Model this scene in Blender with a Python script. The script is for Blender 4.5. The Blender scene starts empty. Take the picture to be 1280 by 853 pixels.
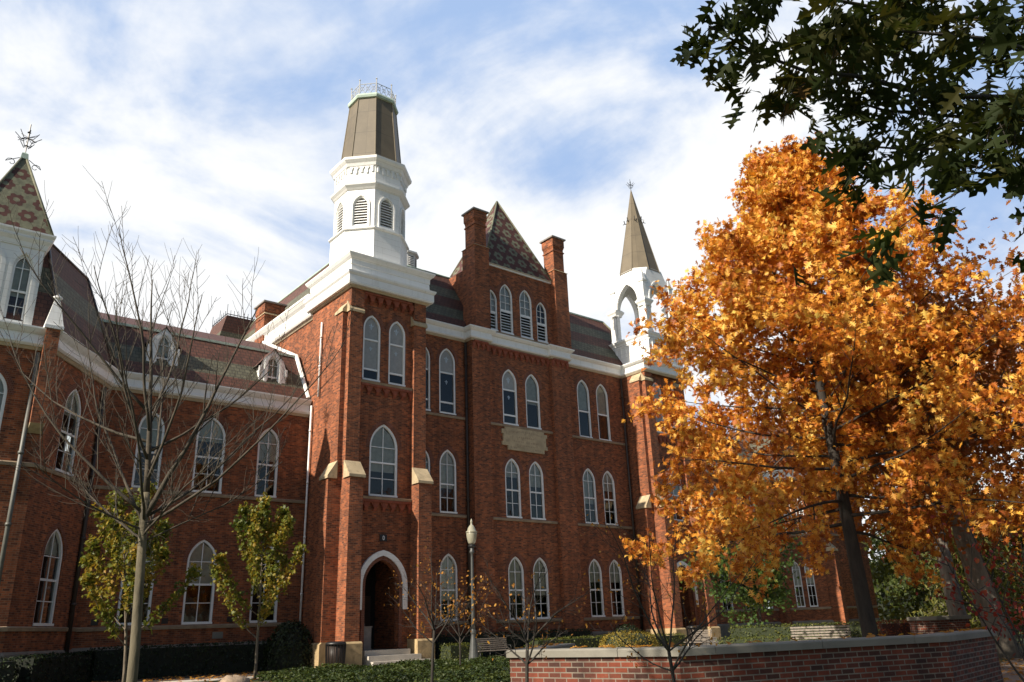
import bpy, math, random
import numpy as np
from mathutils import Vector, Matrix
from mathutils.geometry import tessellate_polygon

SC = bpy.context.scene
COL = SC.collection
R_ = math.radians

# ------------------------------------------------------------------ camera
cam = bpy.data.objects.new("camera", bpy.data.cameras.new("camera"))
COL.objects.link(cam)
SC.camera = cam
_yaw, _pit, _rol = R_(39.688), R_(19.947), R_(-2.1388)
_f = Vector((math.sin(_yaw) * math.cos(_pit), math.cos(_yaw) * math.cos(_pit), math.sin(_pit)))
_r = Vector((math.cos(_yaw), -math.sin(_yaw), 0))
_u = _r.cross(_f)
_r2 = _r * math.cos(_rol) + _u * math.sin(_rol)
_u2 = -_r * math.sin(_rol) + _u * math.cos(_rol)
cam.matrix_world = Matrix(((_r2.x, _u2.x, -_f.x, 0), (_r2.y, _u2.y, -_f.y, 0), (_r2.z, _u2.z, -_f.z, 1.25), (0, 0, 0, 1)))
cam.data.sensor_width = 36
cam.data.lens = 36 * 995.46 / 1280
cam.data.clip_start = 0.1
cam.data.clip_end = 2000

# ------------------------------------------------------------------ light
SUN_DIR = Vector((-1, -0.045, 0.68)).normalized()       # towards the sun
SUN_EL = math.asin(SUN_DIR.z)
SUN_ROT = math.atan2(SUN_DIR.x, SUN_DIR.y)
sl = bpy.data.lights.new("sun", 'SUN')
sl.energy = 5.0
sl.angle = R_(0.53)
sl.color = (1.0, 0.90, 0.76)
sun = bpy.data.objects.new("sun", sl)
COL.objects.link(sun)
sun.rotation_euler = (-SUN_DIR).to_track_quat('-Z', 'Y').to_euler()
sun.location = (-30, 0, 60)

W = bpy.data.worlds.new("World")
SC.world = W
W.use_nodes = True
nt = W.node_tree
nt.nodes.clear()
def wn(t, **k):
    n = nt.nodes.new(t)
    for a, b in k.items(): setattr(n, a, b)
    return n
out = wn('ShaderNodeOutputWorld')
bg = wn('ShaderNodeBackground')
bg.inputs['Strength'].default_value = 0.07
sky = wn('ShaderNodeTexSky', sky_type='NISHITA', sun_disc=False)
sky.sun_elevation = SUN_EL
sky.sun_rotation = SUN_ROT
sky.air_density = 1.0
sky.dust_density = 1.0
tc = wn('ShaderNodeTexCoord')
sep = wn('ShaderNodeSeparateXYZ')
nt.links.new(tc.outputs['Generated'], sep.inputs[0])
def wmath(op, a, b=None, c=None):
    n = wn('ShaderNodeMath', operation=op)
    for i, v in enumerate((a, b, c)):
        if v is None: continue
        if isinstance(v, (int, float)): n.inputs[i].default_value = v
        else: nt.links.new(v, n.inputs[i])
    return n.outputs[0]
zz = wmath('ADD', wmath('MAXIMUM', sep.outputs[2], 0.0), 0.55)
cx = wmath('DIVIDE', sep.outputs[0], zz)
cy = wmath('DIVIDE', sep.outputs[1], zz)
comb = wn('ShaderNodeCombineXYZ')
nt.links.new(cx, comb.inputs[0]); nt.links.new(cy, comb.inputs[1])
def wnoise(scale, detail, rough, loc, dist=0.0):
    m = wn('ShaderNodeMapping')
    m.inputs['Location'].default_value = loc
    m.inputs['Rotation'].default_value = (0, 0, R_(25))
    m.inputs['Scale'].default_value = (1.0, 1.15, 1)
    nt.links.new(comb.outputs[0], m.inputs[0])
    n = wn('ShaderNodeTexNoise')
    n.inputs['Scale'].default_value = scale
    n.inputs['Detail'].default_value = detail
    n.inputs['Roughness'].default_value = rough
    n.inputs['Distortion'].default_value = dist
    nt.links.new(m.outputs[0], n.inputs['Vector'])
    return n.outputs['Fac']
n1 = wnoise(2.3, 7, 0.55, (7.7, 7.1, 6), 0.6)
n2 = wnoise(7.0, 6, 0.6, (7.7, 0.3, 2), 0.3)
cl = wmath('ADD', wmath('MULTIPLY', wmath('SUBTRACT', n1, 0.14), 1.05), wmath('MULTIPLY', n2, 0.25))
# bank of thin bright cloud over the hall, clearer sky overhead and behind the photographer
cl = wmath('ADD', cl, wmath('MULTIPLY', wmath('SUBTRACT', 0.50, sep.outputs[2]), 0.30))
mr = wn('ShaderNodeMapRange', interpolation_type='SMOOTHSTEP')
nt.links.new(cl, mr.inputs['Value'])
mr.inputs['From Min'].default_value = 0.345
mr.inputs['From Max'].default_value = 0.56
mr.inputs['To Min'].default_value = 0.0
mr.inputs['To Max'].default_value = 1.0
# thin veil and cloud over the hall; clear darker sky behind the photographer
front = wn('ShaderNodeMapRange', interpolation_type='SMOOTHSTEP')
nt.links.new(sep.outputs[1], front.inputs['Value'])
front.inputs['From Min'].default_value = -0.25
front.inputs['From Max'].default_value = 0.22
veil = wn('ShaderNodeMix', data_type='RGBA')
nt.links.new(mr.outputs[0], veil.inputs['Factor'])
veil.inputs[6].default_value = (3.5, 4.9, 7.5, 1)
veil.inputs[7].default_value = (8.9, 9.0, 9.1, 1)
mixs = wn('ShaderNodeMix', data_type='RGBA')
nt.links.new(front.outputs[0], mixs.inputs['Factor'])
nt.links.new(sky.outputs[0], mixs.inputs[6])
nt.links.new(veil.outputs[2], mixs.inputs[7])
nt.links.new(mixs.outputs[2], bg.inputs['Color'])
nt.links.new(bg.outputs[0], out.inputs['Surface'])

SC.view_settings.view_transform = 'Standard'
SC.view_settings.look = 'None'
SC.view_settings.exposure = 0.72
SC.view_settings.gamma = 1.0
SC.render.engine = 'CYCLES'
SC.cycles.max_bounces = 6
SC.cycles.transparent_max_bounces = 8
SC.cycles.diffuse_bounces = 3

# ------------------------------------------------------------------ materials
def mat_new(name):
    m = bpy.data.materials.new(name)
    m.use_nodes = True
    return m, m.node_tree, m.node_tree.nodes['Principled BSDF']
class NT:
    def __init__(s, t): s.t = t
    def n(s, ty, **k):
        n = s.t.nodes.new(ty)
        for a, b in k.items(): setattr(n, a, b)
        return n
    def l(s, a, b): s.t.links.new(a, b)
    def m(s, op, a, b=None):
        n = s.n('ShaderNodeMath', operation=op)
        for i, v in enumerate((a, b)):
            if v is None: continue
            if isinstance(v, (int, float)): n.inputs[i].default_value = v
            else: s.l(v, n.inputs[i])
        return n.outputs[0]
    def noise(s, vec, scale, detail=4, rough=0.55):
        n = s.n('ShaderNodeTexNoise')
        n.inputs['Scale'].default_value = scale
        n.inputs['Detail'].default_value = detail
        n.inputs['Roughness'].default_value = rough
        if vec is not None: s.l(vec, n.inputs['Vector'])
        return n.outputs['Fac']
    def ramp(s, fac, stops, interp='LINEAR'):
        r = s.n('ShaderNodeValToRGB')
        r.color_ramp.interpolation = interp
        e = r.color_ramp.elements
        while len(e) < len(stops): e.new(0.5)
        for i, (p, c) in enumerate(stops):
            e[i].position = p
            e[i].color = (*c, 1)
        s.l(fac, r.inputs[0])
        return r.outputs[0]
    def mix(s, fac, a, b, blend='MIX'):
        n = s.n('ShaderNodeMix', data_type='RGBA', blend_type=blend)
        for sock, v in ((n.inputs['Factor'], fac), (n.inputs[6], a), (n.inputs[7], b)):
            if isinstance(v, (int, float)): sock.default_value = v
            elif isinstance(v, tuple): sock.default_value = (*v, 1)
            else: s.l(v, sock)
        return n.outputs[2]
    def bump(s, h, strength, dist=0.02):
        b = s.n('ShaderNodeBump')
        b.inputs['Strength'].default_value = strength
        b.inputs['Distance'].default_value = dist
        s.l(h, b.inputs['Height'])
        return b.outputs[0]

def wall_uv(T):
    """brick coordinates: u along the wall (from the face normal), v = height"""
    g = T.n('ShaderNodeNewGeometry')
    sp = T.n('ShaderNodeSeparateXYZ'); T.l(g.outputs['Position'], sp.inputs[0])
    sn = T.n('ShaderNodeSeparateXYZ'); T.l(g.outputs['True Normal'], sn.inputs[0])
    u = T.m('ADD', T.m('MULTIPLY', sp.outputs[0], T.m('MULTIPLY', sn.outputs[1], -1.0)), T.m('MULTIPLY', sp.outputs[1], sn.outputs[0]))
    # horizontal faces: use x
    up = T.m('GREATER_THAN', T.m('ABSOLUTE', sn.outputs[2]), 0.8)
    u = T.m('ADD', u, T.m('MULTIPLY', up, sp.outputs[0]))
    v = T.m('ADD', sp.outputs[2], T.m('MULTIPLY', up, sp.outputs[1]))
    c = T.n('ShaderNodeCombineXYZ'); T.l(u, c.inputs[0]); T.l(v, c.inputs[1])
    return c.outputs[0], g.outputs['Position'], sp

def m_brick(name, c1, c2, mortar, bw=0.215, rh=0.075, ms=0.008, soot=0.35, dirt=(0.05, 0.02, 0.015)):
    m, t, b = mat_new(name); T = NT(t)
    uv, pos, sp = wall_uv(T)
    br = T.n('ShaderNodeTexBrick', offset=0.5)
    br.inputs['Scale'].default_value = 1
    br.inputs['Brick Width'].default_value = bw
    br.inputs['Row Height'].default_value = rh
    br.inputs['Mortar Size'].default_value = ms
    br.inputs['Mortar Smooth'].default_value = 0.2
    br.inputs['Bias'].default_value = -0.05
    br.inputs['Color1'].default_value = (*c1, 1)
    br.inputs['Color2'].default_value = (*c2, 1)
    br.inputs['Mortar'].default_value = (*mortar, 1)
    T.l(uv, br.inputs['Vector'])
    big = T.noise(pos, 0.45, 5, 0.6)
    col = T.mix(T.m('MULTIPLY', big, soot), br.outputs['Color'], dirt, 'MIX')
    blot = T.noise(pos, 3.5, 4, 0.6)
    col = T.mix(1.0, col, T.ramp(blot, [(0.3, (0.72, 0.70, 0.68)), (0.7, (1.2, 1.18, 1.15))]), 'MULTIPLY')
    # patches of paler, repointed or replaced brick
    pt = T.ramp(T.noise(pos, 0.8, 3, 0.5), [(0.60, (0, 0, 0)), (0.64, (1, 1, 1))])
    col = T.mix(T.m('MULTIPLY', pt, 0.5), col, T.mix(1.0, col, (1.32, 1.3, 1.35), 'MULTIPLY'))
    # rain streaks down the wall
    mp = T.n('ShaderNodeMapping'); mp.inputs['Scale'].default_value = (2.2, 0.10, 1)
    T.l(uv, mp.inputs[0])
    col = T.mix(1.0, col, T.ramp(T.noise(mp.outputs[0], 1.0, 5, 0.65), [(0.32, (0.66, 0.64, 0.62)), (0.55, (1.0, 1.0, 1.0)), (0.75, (1.16, 1.14, 1.12))]), 'MULTIPLY')
    # pale efflorescence in patches
    eff = T.ramp(T.noise(pos, 1.3, 6, 0.7), [(0.62, (0, 0, 0)), (0.78, (1, 1, 1))])
    col = T.mix(T.m('MULTIPLY', eff, 0.12), col, (0.5, 0.36, 0.26))
    T.l(col, b.inputs['Base Color'])
    b.inputs['Roughness'].default_value = 0.9
    T.l(T.bump(T.m('SUBTRACT', T.noise(pos, 30, 3), br.outputs['Fac']), 0.45, 0.012), b.inputs['Normal'])
    return m
BRICK = m_brick("red_brick", (0.41, 0.115, 0.036), (0.088, 0.024, 0.011), (0.27, 0.145, 0.08), ms=0.009)
BRICKD = m_brick("arch_brick", (0.22, 0.062, 0.03), (0.15, 0.04, 0.022), (0.24, 0.14, 0.095), bw=0.075, rh=0.075)
BRICKG = m_brick("garden_brick", (0.18, 0.038, 0.015), (0.036, 0.015, 0.010), (0.20, 0.17, 0.135), bw=0.205, rh=0.068, ms=0.0085, soot=0.15)

def m_stone(name, c, var=0.35, scale=3.0, rough=0.85, stain=None, bump=0.3):
    m, t, b = mat_new(name); T = NT(t)
    g = T.n('ShaderNodeNewGeometry')
    n = T.noise(g.outputs['Position'], scale, 6, 0.65)
    lo = tuple(x * (1 - var) for x in c); hi = tuple(min(1, x * (1 + var * .6)) for x in c)
    col = T.ramp(n, [(0.3, lo), (0.7, hi)])
    if stain:
        mk = T.ramp(T.noise(g.outputs['Position'], scale * 0.5, 6, 0.7), [(0.5, (0, 0, 0)), (0.72, (1, 1, 1))])
        col = T.mix(T.m('MULTIPLY', mk, 0.7), col, stain)
    T.l(col, b.inputs['Base Color'])
    b.inputs['Roughness'].default_value = rough
    T.l(T.bump(T.noise(g.outputs['Position'], scale * 8, 5), bump, 0.01), b.inputs['Normal'])
    return m
STONE = m_stone("buff_sandstone", (0.46, 0.36, 0.22), 0.4, 4, stain=(0.2, 0.16, 0.1))
SILL = m_stone("sill_stone", (0.30, 0.22, 0.14), 0.3, 3)
BASE = m_stone("rough_base_stone", (0.40, 0.29, 0.15), 0.5, 3.5, stain=(0.14, 0.1, 0.06), bump=0.8)
GREYST = m_stone("grey_foundation_stone", (0.22, 0.19, 0.15), 0.35, 2)
COPING = m_stone("limestone_coping", (0.21, 0.195, 0.16), 0.25, 2.2, stain=(0.11, 0.10, 0.08), bump=0.15)
CONC = m_stone("concrete_paving", (0.46, 0.42, 0.36), 0.2, 1.2, bump=0.1)
def m_white():
    m, t, b = mat_new("white_paint"); T = NT(t)
    uv, pos, sp = wall_uv(T)
    mp = T.n('ShaderNodeMapping'); mp.inputs['Scale'].default_value = (3.5, 0.28, 1)
    T.l(uv, mp.inputs[0])
    st = T.ramp(T.noise(mp.outputs[0], 1.0, 6, 0.7), [(0.52, (0, 0, 0)), (0.74, (1, 1, 1))])
    col = T.mix(T.m('MULTIPLY', st, 0.55), (0.80, 0.80, 0.775), (0.58, 0.56, 0.50))
    gr = T.ramp(T.noise(pos, 2.2, 6, 0.7), [(0.56, (0, 0, 0)), (0.75, (1, 1, 1))])
    col = T.mix(T.m('MULTIPLY', gr, 0.35), col, (0.55, 0.53, 0.47))
    # board joints
    br = T.n('ShaderNodeTexBrick', offset=0.37)
    br.inputs['Scale'].default_value = 1; br.inputs['Brick Width'].default_value = 2.3; br.inputs['Row Height'].default_value = 0.31
    br.inputs['Mortar Size'].default_value = 0.005; br.inputs['Color1'].default_value = (1, 1, 1, 1); br.inputs['Color2'].default_value = (.96, .96, .96, 1); br.inputs['Mortar'].default_value = (.62, .61, .58, 1)
    T.l(uv, br.inputs['Vector'])
    col = T.mix(1.0, col, br.outputs['Color'], 'MULTIPLY')
    T.l(col, b.inputs['Base Color']); b.inputs['Roughness'].default_value = 0.55
    return m
WHITE = m_white()
WHITEF = m_stone("white_window_paint", (0.78, 0.78, 0.76), 0.05, 3, rough=0.5, bump=0.02)
TERRA = m_stone("moulded_red_brick", (0.26, 0.07, 0.035), 0.35, 5)
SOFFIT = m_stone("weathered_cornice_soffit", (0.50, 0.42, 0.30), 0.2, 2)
COPPER = m_stone("pale_green_flashing", (0.42, 0.52, 0.44), 0.2, 4)
ROCK = m_stone("brown_boulder", (0.33, 0.24, 0.16), 0.5, 5, bump=0.8)

def m_plain(name, c, rough=0.6, metal=0.0, var=0.15, scale=6):
    m, t, b = mat_new(name); T = NT(t)
    g = T.n('ShaderNodeNewGeometry')
    n = T.noise(g.outputs['Position'], scale, 4)
    T.l(T.ramp(n, [(0.3, tuple(x * (1 - var) for x in c)), (0.7, tuple(min(1, x * (1 + var)) for x in c))]), b.inputs['Base Color'])
    b.inputs['Roughness'].default_value = rough
    b.inputs['Metallic'].default_value = metal
    return m
BLACK = m_plain("black_iron", (0.012, 0.012, 0.012), 0.45)
IRONG = m_plain("grey_painted_metal", (0.055, 0.058, 0.055), 0.45)
RAILG = m_plain("pale_grey_ironwork", (0.40, 0.40, 0.39), 0.5)
PIPEB = m_plain("brown_downpipe", (0.045, 0.03, 0.022), 0.5)
PIPEG = m_plain("grey_downpipe", (0.11, 0.11, 0.095), 0.5)
PIPEW = m_plain("white_downpipe", (0.75, 0.73, 0.7), 0.5)
GREYBOX = m_plain("grey_box_metal", (0.22, 0.2, 0.18), 0.6)
ROOM_SHADE = m_plain("painted_room_shade", (0.014, 0.012, 0.011), 0.9)  # near-black colour stands in for the darkness of unlit rooms
SLATWOOD = m_plain("weathered_grey_slats", (0.20, 0.17, 0.14), 0.75, var=0.3, scale=12)
BLIND = m_plain("window_blind", (0.62, 0.60, 0.53), 0.9)
CURTAIN = m_plain("white_curtain", (0.66, 0.65, 0.66), 0.9)
FROST = m_plain("frosted_glass_grey", (0.27, 0.27, 0.255), 0.35, var=0.1)
FLEUR = m_plain("pale_blue_glass", (0.42, 0.50, 0.56), 0.3)
LANTERN = None
METAL = None
def m_metalroof(name, c):
    m, t, b = mat_new(name); T = NT(t)
    g = T.n('ShaderNodeNewGeometry')
    sp = T.n('ShaderNodeSeparateXYZ'); T.l(g.outputs['Position'], sp.inputs[0])
    fr = T.m('FRACT', T.m('DIVIDE', sp.outputs[2], 1.42))
    uv, pos_, sp_ = wall_uv(T)
    su = T.n('ShaderNodeSeparateXYZ'); T.l(uv, su.inputs[0])
    seam = T.m('MAXIMUM', T.m('LESS_THAN', fr, 0.022), T.m('LESS_THAN', T.m('FRACT', T.m('DIVIDE', su.outputs[0], 0.83)), 0.02))
    tint = T.n('ShaderNodeTexWhiteNoise'); cc = T.n('ShaderNodeCombineXYZ'); T.l(T.m('FLOOR', T.m('DIVIDE', su.outputs[0], 0.83)), cc.inputs[0]); T.l(T.m('FLOOR', T.m('DIVIDE', sp.outputs[2], 1.42)), cc.inputs[1]); T.l(cc.outputs[0], tint.inputs['Vector'])
    n = T.noise(g.outputs['Position'], 1.6, 5, 0.6)
    col = T.ramp(n, [(0.3, tuple(x * 0.86 for x in c)), (0.7, tuple(x * 1.1 for x in c))])
    col = T.mix(1.0, col, T.ramp(tint.outputs['Value'], [(0, (.9, .9, .9)), (1, (1.08, 1.08, 1.08))]), 'MULTIPLY')
    col = T.mix(T.m('MULTIPLY', seam, 0.5), col, (0.03, 0.025, 0.02))
    T.l(col, b.inputs['Base Color'])
    b.inputs['Roughness'].default_value = 0.55
    return m
METAL = m_metalroof("brown_metal_cladding", (0.135, 0.108, 0.068))

def m_glass():
    m, t, b = mat_new("window_glass"); T = NT(t)
    t.nodes.remove(b)
    o = t.nodes['Material Output']
    tr = T.n('ShaderNodeBsdfTransparent'); tr.inputs[0].default_value = (0.72, 0.76, 0.74, 1)
    gl = T.n('ShaderNodeBsdfGlossy'); gl.inputs['Roughness'].default_value = 0.03
    g = T.n('ShaderNodeNewGeometry')
    T.l(T.bump(T.noise(g.outputs['Position'], 1.7, 2), 0.12, 0.03), gl.inputs['Normal'])
    fr = T.n('ShaderNodeFresnel'); fr.inputs[0].default_value = 1.5
    mx = T.n('ShaderNodeMixShader')
    T.l(T.m('ADD', T.m('MULTIPLY', fr.outputs[0], 0.9), 0.02), mx.inputs[0])
    T.l(tr.outputs[0], mx.inputs[1]); T.l(gl.outputs[0], mx.inputs[2])
    T.l(mx.outputs[0], o.inputs['Surface'])
    return m
GLASS = m_glass()

def m_slate(name, bounds, red=(0.095, 0.036, 0.022), green=(0.105, 0.102, 0.066)):
    """slate courses in dark red and grey-green bands; bounds = list of (z0,z1) that are green"""
    m, t, b = mat_new(name); T = NT(t)
    uv, pos, sp = wall_uv(T)
    mask = None
    for z0, z1 in bounds:
        k = T.m('MULTIPLY', T.m('GREATER_THAN', sp.outputs[2], z0), T.m('LESS_THAN', sp.outputs[2], z1))
        mask = k if mask is None else T.m('ADD', mask, k)
    br = T.n('ShaderNodeTexBrick', offset=0.5)
    br.inputs['Scale'].default_value = 1
    br.inputs['Brick Width'].default_value = 0.22
    br.inputs['Row Height'].default_value = 0.19
    br.inputs['Mortar Size'].default_value = 0.016
    br.inputs['Color1'].default_value = (1.15, 1.15, 1.15, 1)
    br.inputs['Color2'].default_value = (0.75, 0.75, 0.75, 1)
    br.inputs['Mortar'].default_value = (0.35, 0.35, 0.35, 1)
    T.l(uv, br.inputs['Vector'])
    base = T.mix(mask, red, green) if mask is not None else T.mix(0.0, red, green)
    col = T.mix(1.0, base, br.outputs['Color'], 'MULTIPLY')
    n = T.noise(pos, 1.1, 6, 0.65)
    col = T.mix(1.0, col, T.ramp(n, [(0.3, (0.82, 0.82, 0.82)), (0.7, (1.18, 1.18, 1.18))]), 'MULTIPLY')
    T.l(col, b.inputs['Base Color'])
    b.inputs['Roughness'].default_value = 0.75
    T.l(T.bump(T.m('MULTIPLY', br.outputs['Fac'], -1.0), 0.5, 0.02), b.inputs['Normal'])
    return m
SLATE_MAIN = m_slate("banded_slate_main", [(18.0, 18.85), (19.75, 20.6)])
SLATE_WING = m_slate("banded_slate_wing", [(13.05, 13.95)])
SLATE_BAY = m_slate("banded_slate_bay", [(14.0, 15.2)])
SLATE_RED = m_plain("red_slate_tile", (0.066, 0.020, 0.013), 0.75, var=0.3, scale=5)
SLATE_GRN = m_plain("green_slate_tile", (0.125, 0.125, 0.078), 0.75, var=0.3, scale=5)

def m_leaf(name, stops, transl=0.45, rough=0.5, clump=0.6, cscale=0.8):
    m, t, b = mat_new(name); T = NT(t)
    g = T.n('ShaderNodeNewGeometry')
    cn = T.noise(g.outputs['Position'], cscale, 3)
    f = T.m('ADD', T.m('MULTIPLY', g.outputs['Random Per Island'], 1 - clump), T.m('MULTIPLY', T.m('MULTIPLY', T.m('SUBTRACT', cn, 0.25), 2.0), clump))
    col = T.ramp(f, stops)
    T.l(col, b.inputs['Base Color'])
    b.inputs['Roughness'].default_value = rough
    b.inputs['Specular IOR Level'].default_value = 0.15 if rough > .6 else 0.3
    tl = T.n('ShaderNodeBsdfTranslucent')
    T.l(T.mix(1.0, col, (1.3, 1.15, 0.7), 'MULTIPLY'), tl.inputs[0])
    mx = T.n('ShaderNodeMixShader'); mx.inputs[0].default_value = transl
    o = t.nodes['Material Output']
    T.l(b.outputs[0], mx.inputs[1]); T.l(tl.outputs[0], mx.inputs[2]); T.l(mx.outputs[0], o.inputs['Surface'])
    return m
L_OAK = m_leaf("orange_oak_leaf", [(0.08, (0.19, 0.045, 0.011)), (0.30, (0.38, 0.11, 0.016)), (0.48, (0.58, 0.22, 0.025)), (0.64, (0.74, 0.40, 0.06)), (0.78, (0.76, 0.50, 0.11)), (0.95, (0.42, 0.38, 0.08))], 0.28, clump=.5, cscale=.75)
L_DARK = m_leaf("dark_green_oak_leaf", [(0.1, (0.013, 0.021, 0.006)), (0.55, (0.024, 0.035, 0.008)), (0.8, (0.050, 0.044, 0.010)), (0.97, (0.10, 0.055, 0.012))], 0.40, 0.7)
L_YG = m_leaf("yellow_green_leaf", [(0.15, (0.05, 0.075, 0.012)), (0.45, (0.13, 0.15, 0.022)), (0.7, (0.30, 0.22, 0.03)), (0.95, (0.40, 0.20, 0.04))], 0.4)
L_SP = m_leaf("dry_orange_leaf", [(0.1, (0.22, 0.08, 0.015)), (0.5, (0.42, 0.19, 0.03)), (0.9, (0.5, 0.3, 0.06))], 0.4)
L_IVY = m_leaf("ivy_leaf", [(0.1, (0.012, 0.022, 0.004)), (0.5, (0.032, 0.05, 0.009)), (0.9, (0.085, 0.10, 0.018))], 0.25, 0.5)
L_HEDGE = m_leaf("hedge_leaf", [(0.1, (0.03, 0.045, 0.008)), (0.5, (0.075, 0.09, 0.016)), (0.9, (0.15, 0.14, 0.03))], 0.25, cscale=3)
L_HEDGED = m_leaf("dark_yew_leaf", [(0.1, (0.010, 0.017, 0.006)), (0.5, (0.018, 0.030, 0.010)), (0.9, (0.035, 0.05, 0.016))], 0.15, cscale=3)
L_BUSH = m_leaf("golden_bush_leaf", [(0.1, (0.09, 0.08, 0.012)), (0.5, (0.20, 0.15, 0.022)), (0.9, (0.30, 0.22, 0.04))], 0.25, cscale=3)
L_BARB = m_leaf("barberry_leaf", [(0.1, (0.10, 0.02, 0.012)), (0.5, (0.20, 0.05, 0.02)), (0.9, (0.16, 0.10, 0.03))], 0.3, cscale=3)
L_MAPLE = m_leaf("green_maple_leaf", [(0.1, (0.02, 0.045, 0.012)), (0.5, (0.05, 0.095, 0.02)), (0.9, (0.14, 0.17, 0.03))], 0.4)
L_CON = m_leaf("conifer_spray", [(0.1, (0.035, 0.05, 0.01)), (0.5, (0.10, 0.105, 0.02)), (0.9, (0.22, 0.19, 0.045))], 0.3, cscale=0.6)
L_BACK = m_leaf("far_green_leaf", [(0.1, (0.02, 0.035, 0.010)), (0.5, (0.05, 0.07, 0.016)), (0.9, (0.12, 0.12, 0.025))], 0.35)
L_RED = m_leaf("crimson_leaf", [(0.1, (0.10, 0.010, 0.008)), (0.5, (0.20, 0.022, 0.014)), (0.9, (0.28, 0.08, 0.02))], 0.45)
L_RUST = m_leaf("rust_oak_leaf", [(0.1, (0.12, 0.035, 0.010)), (0.5, (0.26, 0.085, 0.016)), (0.9, (0.36, 0.17, 0.03))], 0.4)

def m_bark(name, c, scale=9):
    m, t, b = mat_new(name); T = NT(t)
    g = T.n('ShaderNodeNewGeometry')
    mp = T.n('ShaderNodeMapping'); mp.inputs['Scale'].default_value = (1, 1, 0.25)
    T.l(g.outputs['Position'], mp.inputs[0])
    n = T.noise(mp.outputs[0], scale, 6, 0.7)
    T.l(T.ramp(n, [(0.3, tuple(x * 0.45 for x in c)), (0.55, c), (0.8, tuple(min(1, x * 1.5) for x in c))]), b.inputs['Base Color'])
    b.inputs['Roughness'].default_value = 0.9
    T.l(T.bump(n, 0.7, 0.03), b.inputs['Normal'])
    return m
BARK = m_bark("grey_brown_bark", (0.15, 0.12, 0.085))
BARKG = m_bark("pale_olive_bark", (0.125, 0.105, 0.066), 6)
BARKT = m_bark("dark_twig_bark", (0.058, 0.046, 0.031), 6)
BARKD = m_bark("dark_oak_bark", (0.030, 0.024, 0.018))
BARKP = m_bark("pale_grey_bark", (0.16, 0.135, 0.105), 6)

# ------------------------------------------------------------------ mesh helpers
class Fr:
    """wall frame: u along the wall, d outwards, z up"""
    def __init__(s, o, u):
        s.o = Vector((o[0], o[1], 0)); s.u = Vector((u[0], u[1], 0)).normalized()
        s.n = s.u.cross(Vector((0, 0, 1)))
    def p(s, u, d, z): return s.o + s.u * u + s.n * d + Vector((0, 0, z))
def FY(y): return Fr((0, y), (1, 0))                # faces -Y, u = X
def FXm(x): return Fr((x, 0), (0, -1))              # faces -X, u = -Y
WORLD = Fr((0, 0), (1, 0))

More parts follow.
